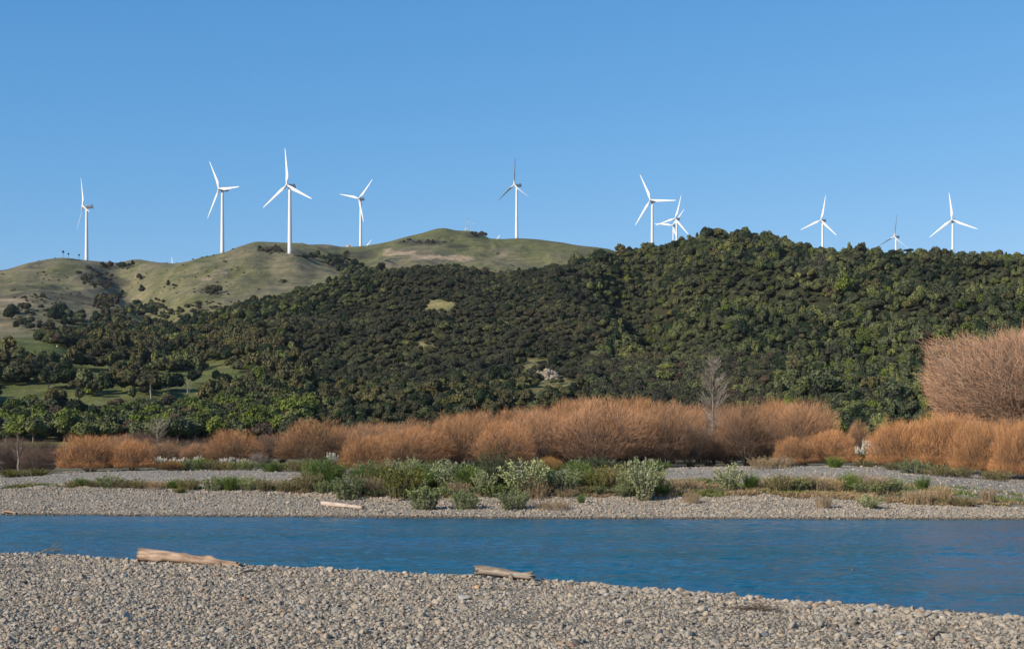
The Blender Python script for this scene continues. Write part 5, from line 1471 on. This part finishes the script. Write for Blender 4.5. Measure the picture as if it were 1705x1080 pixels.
# bleached stick with a turned up end
p0 = bar_px(922, 965); p1 = bar_px(951, 965.5)
g = Geo(); d = p1 - p0
tt = np.linspace(0, 1, 9)
P_ = p0[None] * 0 + d[None] * tt[:, None] + np.array([0, 0, 1.0]) * (.05 - .03 * np.sin(tt * 3.1) + .09 * np.clip(tt - .72, 0, 1) / .28)[:, None]
g.tube(P_, np.linspace(.028, .020, 9), 8)
tag(mobj('bleached_stick', g.mesh('bleached_stick', [M_BLEACHED], True), None, p0), 'small bleached white stick with a turned up end at the water edge', 'stick')
# long thin stick by the big log
p0, p1 = bar_px(402, 955), bar_px(443, 949)
g = Geo(); d = p1 - p0
g.tube(d[None] * tt[:, None] + np.array([0, 0, 1.]) * (.04 + .02 * np.sin(tt * 7))[:, None], np.linspace(.03, .018, 9), 7)
tag(mobj('driftwood_stick', g.mesh('driftwood_stick', [M_DRIFT], True), None, p0), 'thin tan stick on the stones just right of the big log', 'stick')
p0, p1 = bar_px(388, 985), bar_px(415, 981)
# dark curved stick bottom right
p0, p1 = bar_px(1549, 1066), bar_px(1575, 1056)
g = Geo(); d = p1 - p0
g.tube(d[None] * tt[:, None] + np.array([0, 0, 1.]) * (.03 + .07 * np.sin(tt * 3.1))[:, None] + np.array([.05, .05, 0])[None] * np.sin(tt * 6)[:, None], np.linspace(.028, .012, 9), 8)
g.tube([d * .45 + [0, 0, .09], d * .5 + [.05, 0, .02], d * .55 + [.10, -.02, -.01]], [.018, .014, .008], 6)
tag(mobj('driftwood_stick', g.mesh('driftwood_stick', [M_DRIFT_DARK], True), None, p0), 'dark curved stick lying on stones near the bottom right corner', 'stick')
# twig pile
p = bar_px(1268, 1016)
rt = thing('twig_pile', 'heap of dry twigs washed up at the near water edge, right of centre', 'twigs', p, 0, None, .62)
r = np.random.default_rng(4); g = Geo()
for k in range(150):
    a = r.normal(.1, .5); L = r.uniform(.25, .8); o = np.array([r.normal(-.25, .38), r.normal(0, .16), abs(r.normal(.04, .06))])
    dv = np.array([math.cos(a), math.sin(a) * .6, r.normal(.05, .12)])
    g.tube([o - dv * L / 2, o + r.normal(0, .02, 3), o + dv * L / 2], [.009, .008, .004], 4, cap=False)
mobj('twigs', g.mesh('twigs', [M_DRIFT_DARK]), rt)
g = Geo()
g.tube([[0, 0, .02], [-.10, .02, .16], [-.24, .05, .36], [-.30, .06, .38]], [.035, .03, .024, .012], 8); g.tube([[-.10, .02, .16], [-.02, .03, .30], [-.13, .02, .42]], [.022, .018, .012], 7)
g.tube([[.05, 0, .03], [.25, .05, .20], [.42, .08, .36]], [.012, .010, .006], 6); g.tube([[-.1, 0, .1], [-.45, .05, .30], [-.72, .08, .47]], [.012, .010, .006], 6)
mobj('branches', g.mesh('branches', [M_DRIFT_GREY], True), rt)
g = Geo(); n = 40
g.blades(np.tile([.06, -.05, .02], (n, 1)) + r.normal(0, .03, (n, 3)), unit(r.normal(size=(n, 3)) + [0, 0, .8]), rdirs(n, r), .09, .05, r.random(n))
mobj('green_sprig', g.mesh('green_sprig', [M_BRIGHT]), rt)
# branch stuck in the river, left
pb = np.array([(82 - CX) * 49.5 / F, 49.5, 0.0])
g = Geo(); r = np.random.default_rng(6)
def wob(a, b, n=6, s=.03):
    t = np.linspace(0, 1, n)[:, None]; q = np.array(a) * (1 - t) + np.array(b) * t; q[1:-1] += r.normal(0, s, (n - 2, 3)); return q
g.tube(wob([-.55, 0, .02], [.45, .1, .10]), np.linspace(.04, .015, 6), 6)
for e in ([.42, .05, .34], [.55, .1, .26], [.30, 0, .36], [.5, -.1, .10], [.1, .1, .22]):
    g.tube(wob([r.uniform(-.2, .15), .02, .06], e, 5, .02), np.linspace(.018, .006, 5), 5, cap=False)
g.tube([[-.5, 0, .04], [-.6, 0, -.5]], [.03, .03], 6)
tag(mobj('drift_branch', g.mesh('drift_branch', [M_DRIFT_GREY], True), None, pb), 'bare forked branch sticking out of the river at left', 'branch')
# snag in the river
pb = np.array([(1419 - CX) * 42.6 / F, 42.6, 0.0]); g = Geo()
g.tube([[0, 0, -.5], [.01, 0, .03], [-.02, 0, .09]], [.03, .03, .025], 7); g.tube([[-.02, 0, .08], [-.08, 0, .10]], [.02, .008], 6)
tag(mobj('snag', g.mesh('snag', [M_DRIFT_DARK], True), None, pb), 'tiny dark snag poking out of the river on the right', 'branch')
# far bank driftwood
A = see(535, 842); Bp = see(604, 848); A[2] += .14; Bp[2] += .12
lay('driftwood_plank', 'long pale plank shaped driftwood on the far gravel face', 'log', A, Bp, log_mesh(14, float(np.linalg.norm(Bp - A)), .15, .11, M_BLEACHED, .4, .01, knots=1), M_BLEACHED)
A = see(6, 855); Bp = see(27, 855.5); A[2] += .16; Bp[2] += .06
o = lay('driftwood_log', 'small pale driftwood piece at the far water edge, left frame side', 'log', A, Bp, log_mesh(15, .75, .10, .05, M_DRIFT, .5, .04), M_DRIFT)
A = see(839, 826); Bp = A + np.array([.28, .3, .62])
lay('bleached_stick', 'pale stick leaning on the bank edge left of the palest shrub', 'stick', A, Bp, (lambda g: g)(log_mesh(16, .75, .03, .018, M_BLEACHED, .2, .03, 8, 10, 0)), M_BLEACHED)

# ---------------------------------------------------------------- small things on the hills
def rock_cliff(x, y, wpx, hpx, label, mat, tmin=8.0, seed=1):
    p = see(x, y + hpx / 2, tmin); s = p[1] / F; w, h = wpx * s, hpx * s
    n, m = 70, 34; a = np.linspace(-1, 1, n); b = np.linspace(0, 1, m)
    A_, B_ = np.meshgrid(a, b)
    top = (1 - .5 * np.abs(A_) ** 3 + .22 * fbm2(A_ * 2.5, 0 * B_, 3, seed + 3)) * h
    Xv = A_ * w / 2 + .3 * fbm2(A_ * 3, B_ * 3, 3, seed); Zv = B_ * top - .5
    Yv = .9 * B_ * h - 1.2 * (1 - A_ ** 2) * np.sin(B_ * 3.1) + 1.3 * fbm2(A_ * 4, B_ * 5, 4, seed + 1) + .5 * np.floor(B_ * 5) / 5 + .5 * fbm2(A_ * 1.5, B_ * 14, 2, seed + 5)
    Yv[-1] += 5; Zv[-1] -= .5; Yv += .7 * np.round(3 * fbm2(A_ * 2.2, B_ * 4, 3, seed + 8)) / 1.5
    V = np.stack([Xv, Yv, Zv], -1).reshape(-1, 3)
    i = np.arange(m - 1)[:, None] * n; j = np.arange(n - 1)[None]
    Q = np.stack([i + j, i + j + 1, i + n + j + 1, i + n + j], -1).reshape(-1, 4)
    o = mobj('rock_outcrop', make_mesh('rock_outcrop', V, Q, [mat]), None, p)
    return tag(o, label, 'cliff')
rock_cliff(911, 622, 44, 22, 'cream coloured rocky cliff showing through the forest above the thicket', M_ROCK)
rock_cliff(697, 676, 9, 9, 'small bare clay face low in the forest, left of the cliff', M_CLAY, seed=4)
rock_cliff(722, 645, 9, 7, 'tiny bare rock patch in the forest up left of the cliff', M_ROCK, seed=7)
# aerials on the far knoll
for x, yt, lab in [(776.3, 360, 'left aerial mast of the three on the far knoll'), (779.8, 361, 'middle aerial mast of the three on the far knoll'), (789.3, 364, 'right aerial mast of the three on the far knoll')]:
    Y = 1955.0; X = (x - CX) * Y / F; z = float(gz(X, Y)[0]); H = CZ + (HZ - yt) * Y / F - z
    rt = thing('aerial_mast', lab, 'mast', (X, Y, z), 0, 'aerial masts on the far knoll')
    g = Geo()
    for q in range(3):
        an = q * 2.094; P_ = [[.42 * math.cos(an), .42 * math.sin(an), -.5], [.30 * math.cos(an), .30 * math.sin(an), H]]
        g.tube(P_, .07, 5)
    for q in range(24):
        zz = H * q / 24; g.tube([[.40, 0, zz], [-.2, .35, zz + H / 48], [-.2, -.35, zz + H / 24]], .04, 4, cap=False)
    mobj('lattice', g.mesh('lattice', [M_GALV]), rt)
    g = Geo(); g.tube([[0, 0, H], [0, 0, H + 1.5]], .05, 5); g.tube([[0, -.4, H * .62], [0, -.75, H * .62]], [.5, .5], 12)
    mobj('antenna', g.mesh('antenna', [M_WHITE]), rt)
def shed(x, y, w, h, label, Y=None, tmin=13.2):
    p = see(x, y, tmin) if Y is None else np.array([(x - CX) * Y / F, Y, gz((x - CX) * Y / F, Y)[0]])
    s = p[1] / F; W_, H_ = w * s, h * s
    rt = thing('shed', label, 'shed', p, .25)
    g = Geo(); g.box((0, 0, H_ * .4 - .5), (W_, W_ * .7, H_ * .8 + 1)); mobj('wall', g.mesh('wall', [M_SHED]), rt)
    g = Geo(); V = np.array([[-W_ * .55, -W_ * .4, H_ * .8], [W_ * .55, -W_ * .4, H_ * .8], [W_ * .55, W_ * .4, H_ * .8], [-W_ * .55, W_ * .4, H_ * .8], [-W_ * .55, 0, H_ * 1.1], [W_ * .55, 0, H_ * 1.1]])
    g.add(V, [(0, 1, 5, 4), (2, 3, 4, 5), (0, 3, 2, 1)], [(0, 4, 3), (1, 2, 5)]); mobj('roof', g.mesh('roof', [M_ROOF]), rt)
    g = Geo(); g.box((W_ * .15, -W_ * .36, H_ * .3), (W_ * .25, .1, H_ * .6)); mobj('door', g.mesh('door', [M_DARKMETAL]), rt)
shed(581, 410, 8, 3.2, 'low pale shed on the saddle left of the second turbine tower from the aerials', Y=2040)
shed(776, 383, 3.2, 4.5, 'small white equipment hut at the foot of the aerial masts', Y=1950)
# cabbage trees on the left hilltop
def cabbage(h):
    g = Geo(); g.tube([[0, 0, -.5], [.05, 0, h * .5], [0, .05, h * .78]], [.22, .17, .14], 7); t = g.mesh('trunk', [M_BARK_DARK])
    g = Geo(); n = 420; r = np.random.default_rng(int(h * 10)); c = np.array([0, 0, h * .8]); d = rdirs(n, r)
    cc = c + np.array([[0, 0, 0], [.5, .1, .5], [-.45, .2, .4], [0, -.2, .95]])[r.integers(0, 4, n)] * h / 7
    g.blades(cc, d, rdirs(n, r), h * .16 * r.uniform(.7, 1.2, n), .16, r.random(n), bend=.25); return t, g.mesh('crown', [M_DARKF])
for x, y, hpx, lab in [(105.2, 428.5, 12.5, 'tallest cabbage tree of three on the left hilltop'), (114, 428.8, 9, 'middle cabbage tree of three on the left hilltop'), (131.7, 430, 9, 'cabbage tree nearest the leftmost turbine on the left hilltop')]:
    Y = 1722; X = (x - CX) * Y / F; z = float(gz(X, Y)[0]); h = hpx * Y / F
    rt = thing('cabbage_tree', lab, 'tree', (X, Y, z - .1), 0); t, c = cabbage(h); mobj('trunk', t, rt); mobj('crown', c, rt)
# cattle and sheep
def beast_mesh(L, name, mat):
    g = Geo(); s = L / 2.3
    xs = np.array([-1.12, -1.0, -.6, 0, .5, .85, 1.0]) * s; rz_ = np.array([.12, .36, .43, .45, .44, .36, .15]) * s
    g.tube(np.stack([xs, 0 * xs, np.full(7, 1.05 * s) + np.array([.05, .02, 0, 0, 0, .03, .05]) * s], -1), rz_, 10)
    g.tube(np.array([[.85, 0, 1.2], [1.15, 0, .95], [1.38, 0, .62]]) * s, np.array([.26, .18, .14]) * s, 8); g.tube(np.array([[1.33, 0, .72], [1.45, 0, .5], [1.52, 0, .28]]) * s, np.array([.15, .14, .08]) * s, 8)
    for x in (-.85, .7):
        for y in (-.24, .24):
            g.tube(np.array([[x, y, .95], [x - .04, y, .5], [x, y, .02]]) * s, np.array([.15, .09, .06]) * s, 6)
    g.tube(np.array([[-1.1, 0, 1.25], [-1.22, 0, .8], [-1.2, 0, .45]]) * s, np.array([.04, .03, .05]) * s, 5)
    for y in (-.16, .16): g.tube(np.array([[1.28, y * .7, .85], [1.22, y * 2, .88]]) * s, np.array([.06, .02]) * s, 5)
    return g.mesh(name, [mat], True)
ME_COW, ME_SHEEP = beast_mesh(2.5, 'cow', M_CATTLE), beast_mesh(1.35, 'sheep', M_SHEEP)
for x, y in [(351, 512), (353.5, 515), (365, 513), (368, 516), (374, 512.5), (375.5, 515.5), (345, 517), (372, 523.5)]:
    p = see(x, y, 13.0); o = mobj('cow', ME_COW, None, p - np.array([0, 0, .05]), rnd.uniform(0, 6.28)); tag(o, 'tiny black cow grazing on the grass slope below the second turbine from the left', 'cow', 'cattle below the second turbine')
for x in (321.5, 337, 344.5, 356, 388):
    y = float(ST[15][0](np.array(x))); p = see(x, y + 1.2, 14.2); o = mobj('cow', ME_COW, None, p - np.array([0, 0, .05]), rnd.choice([0.1, 3.0])); tag(o, 'tiny black cow on the ridge line left of the second turbine' if x < 380 else 'tiny black cow just right of the foot of the second turbine', 'cow', 'cattle on the left ridge line' if x < 380 else None)
for x, y, lab in [(829, 424, 'black cow alone on the far green hill below the dark bladed turbine')]:
    p = see(x, y, 13.0); o = mobj('cow', ME_COW, None, p - np.array([0, 0, .05]), 2.8); o.scale = (1.6,) * 3; tag(o, lab, 'cow')
for x, y, lab in [(95, 578, 'white sheep on the small green knoll at the left edge'), (118, 549, 'white sheep among dark trees under the leftmost turbine')]:
    p = see(x, y, 9.5 if y > 560 else 12.6); o = mobj('sheep', ME_SHEEP, None, p, 2.0); tag(o, lab, 'sheep')
# ---------------------------------------------------------------- thin winter haze
g = Geo(); g.box((0, 3100, 205), (9600, 6600, 420))
hm = bpy.data.materials.new('haze'); hm.use_nodes = True
hn = hm.node_tree; hn.nodes.clear()
ho = hn.nodes.new('ShaderNodeOutputMaterial'); hv = hn.nodes.new('ShaderNodeVolumePrincipled')
hv.inputs['Color'].default_value = (.80, .88, 1.0, 1); hv.inputs['Density'].default_value = 0.000022; hv.inputs['Anisotropy'].default_value = 0.2
hn.links.new(hv.outputs[0], ho.inputs['Volume'])
tag(mobj('haze', g.mesh('haze', [hm])), 'thin pale haze in front of the far hills', 'haze', kind='stuff')
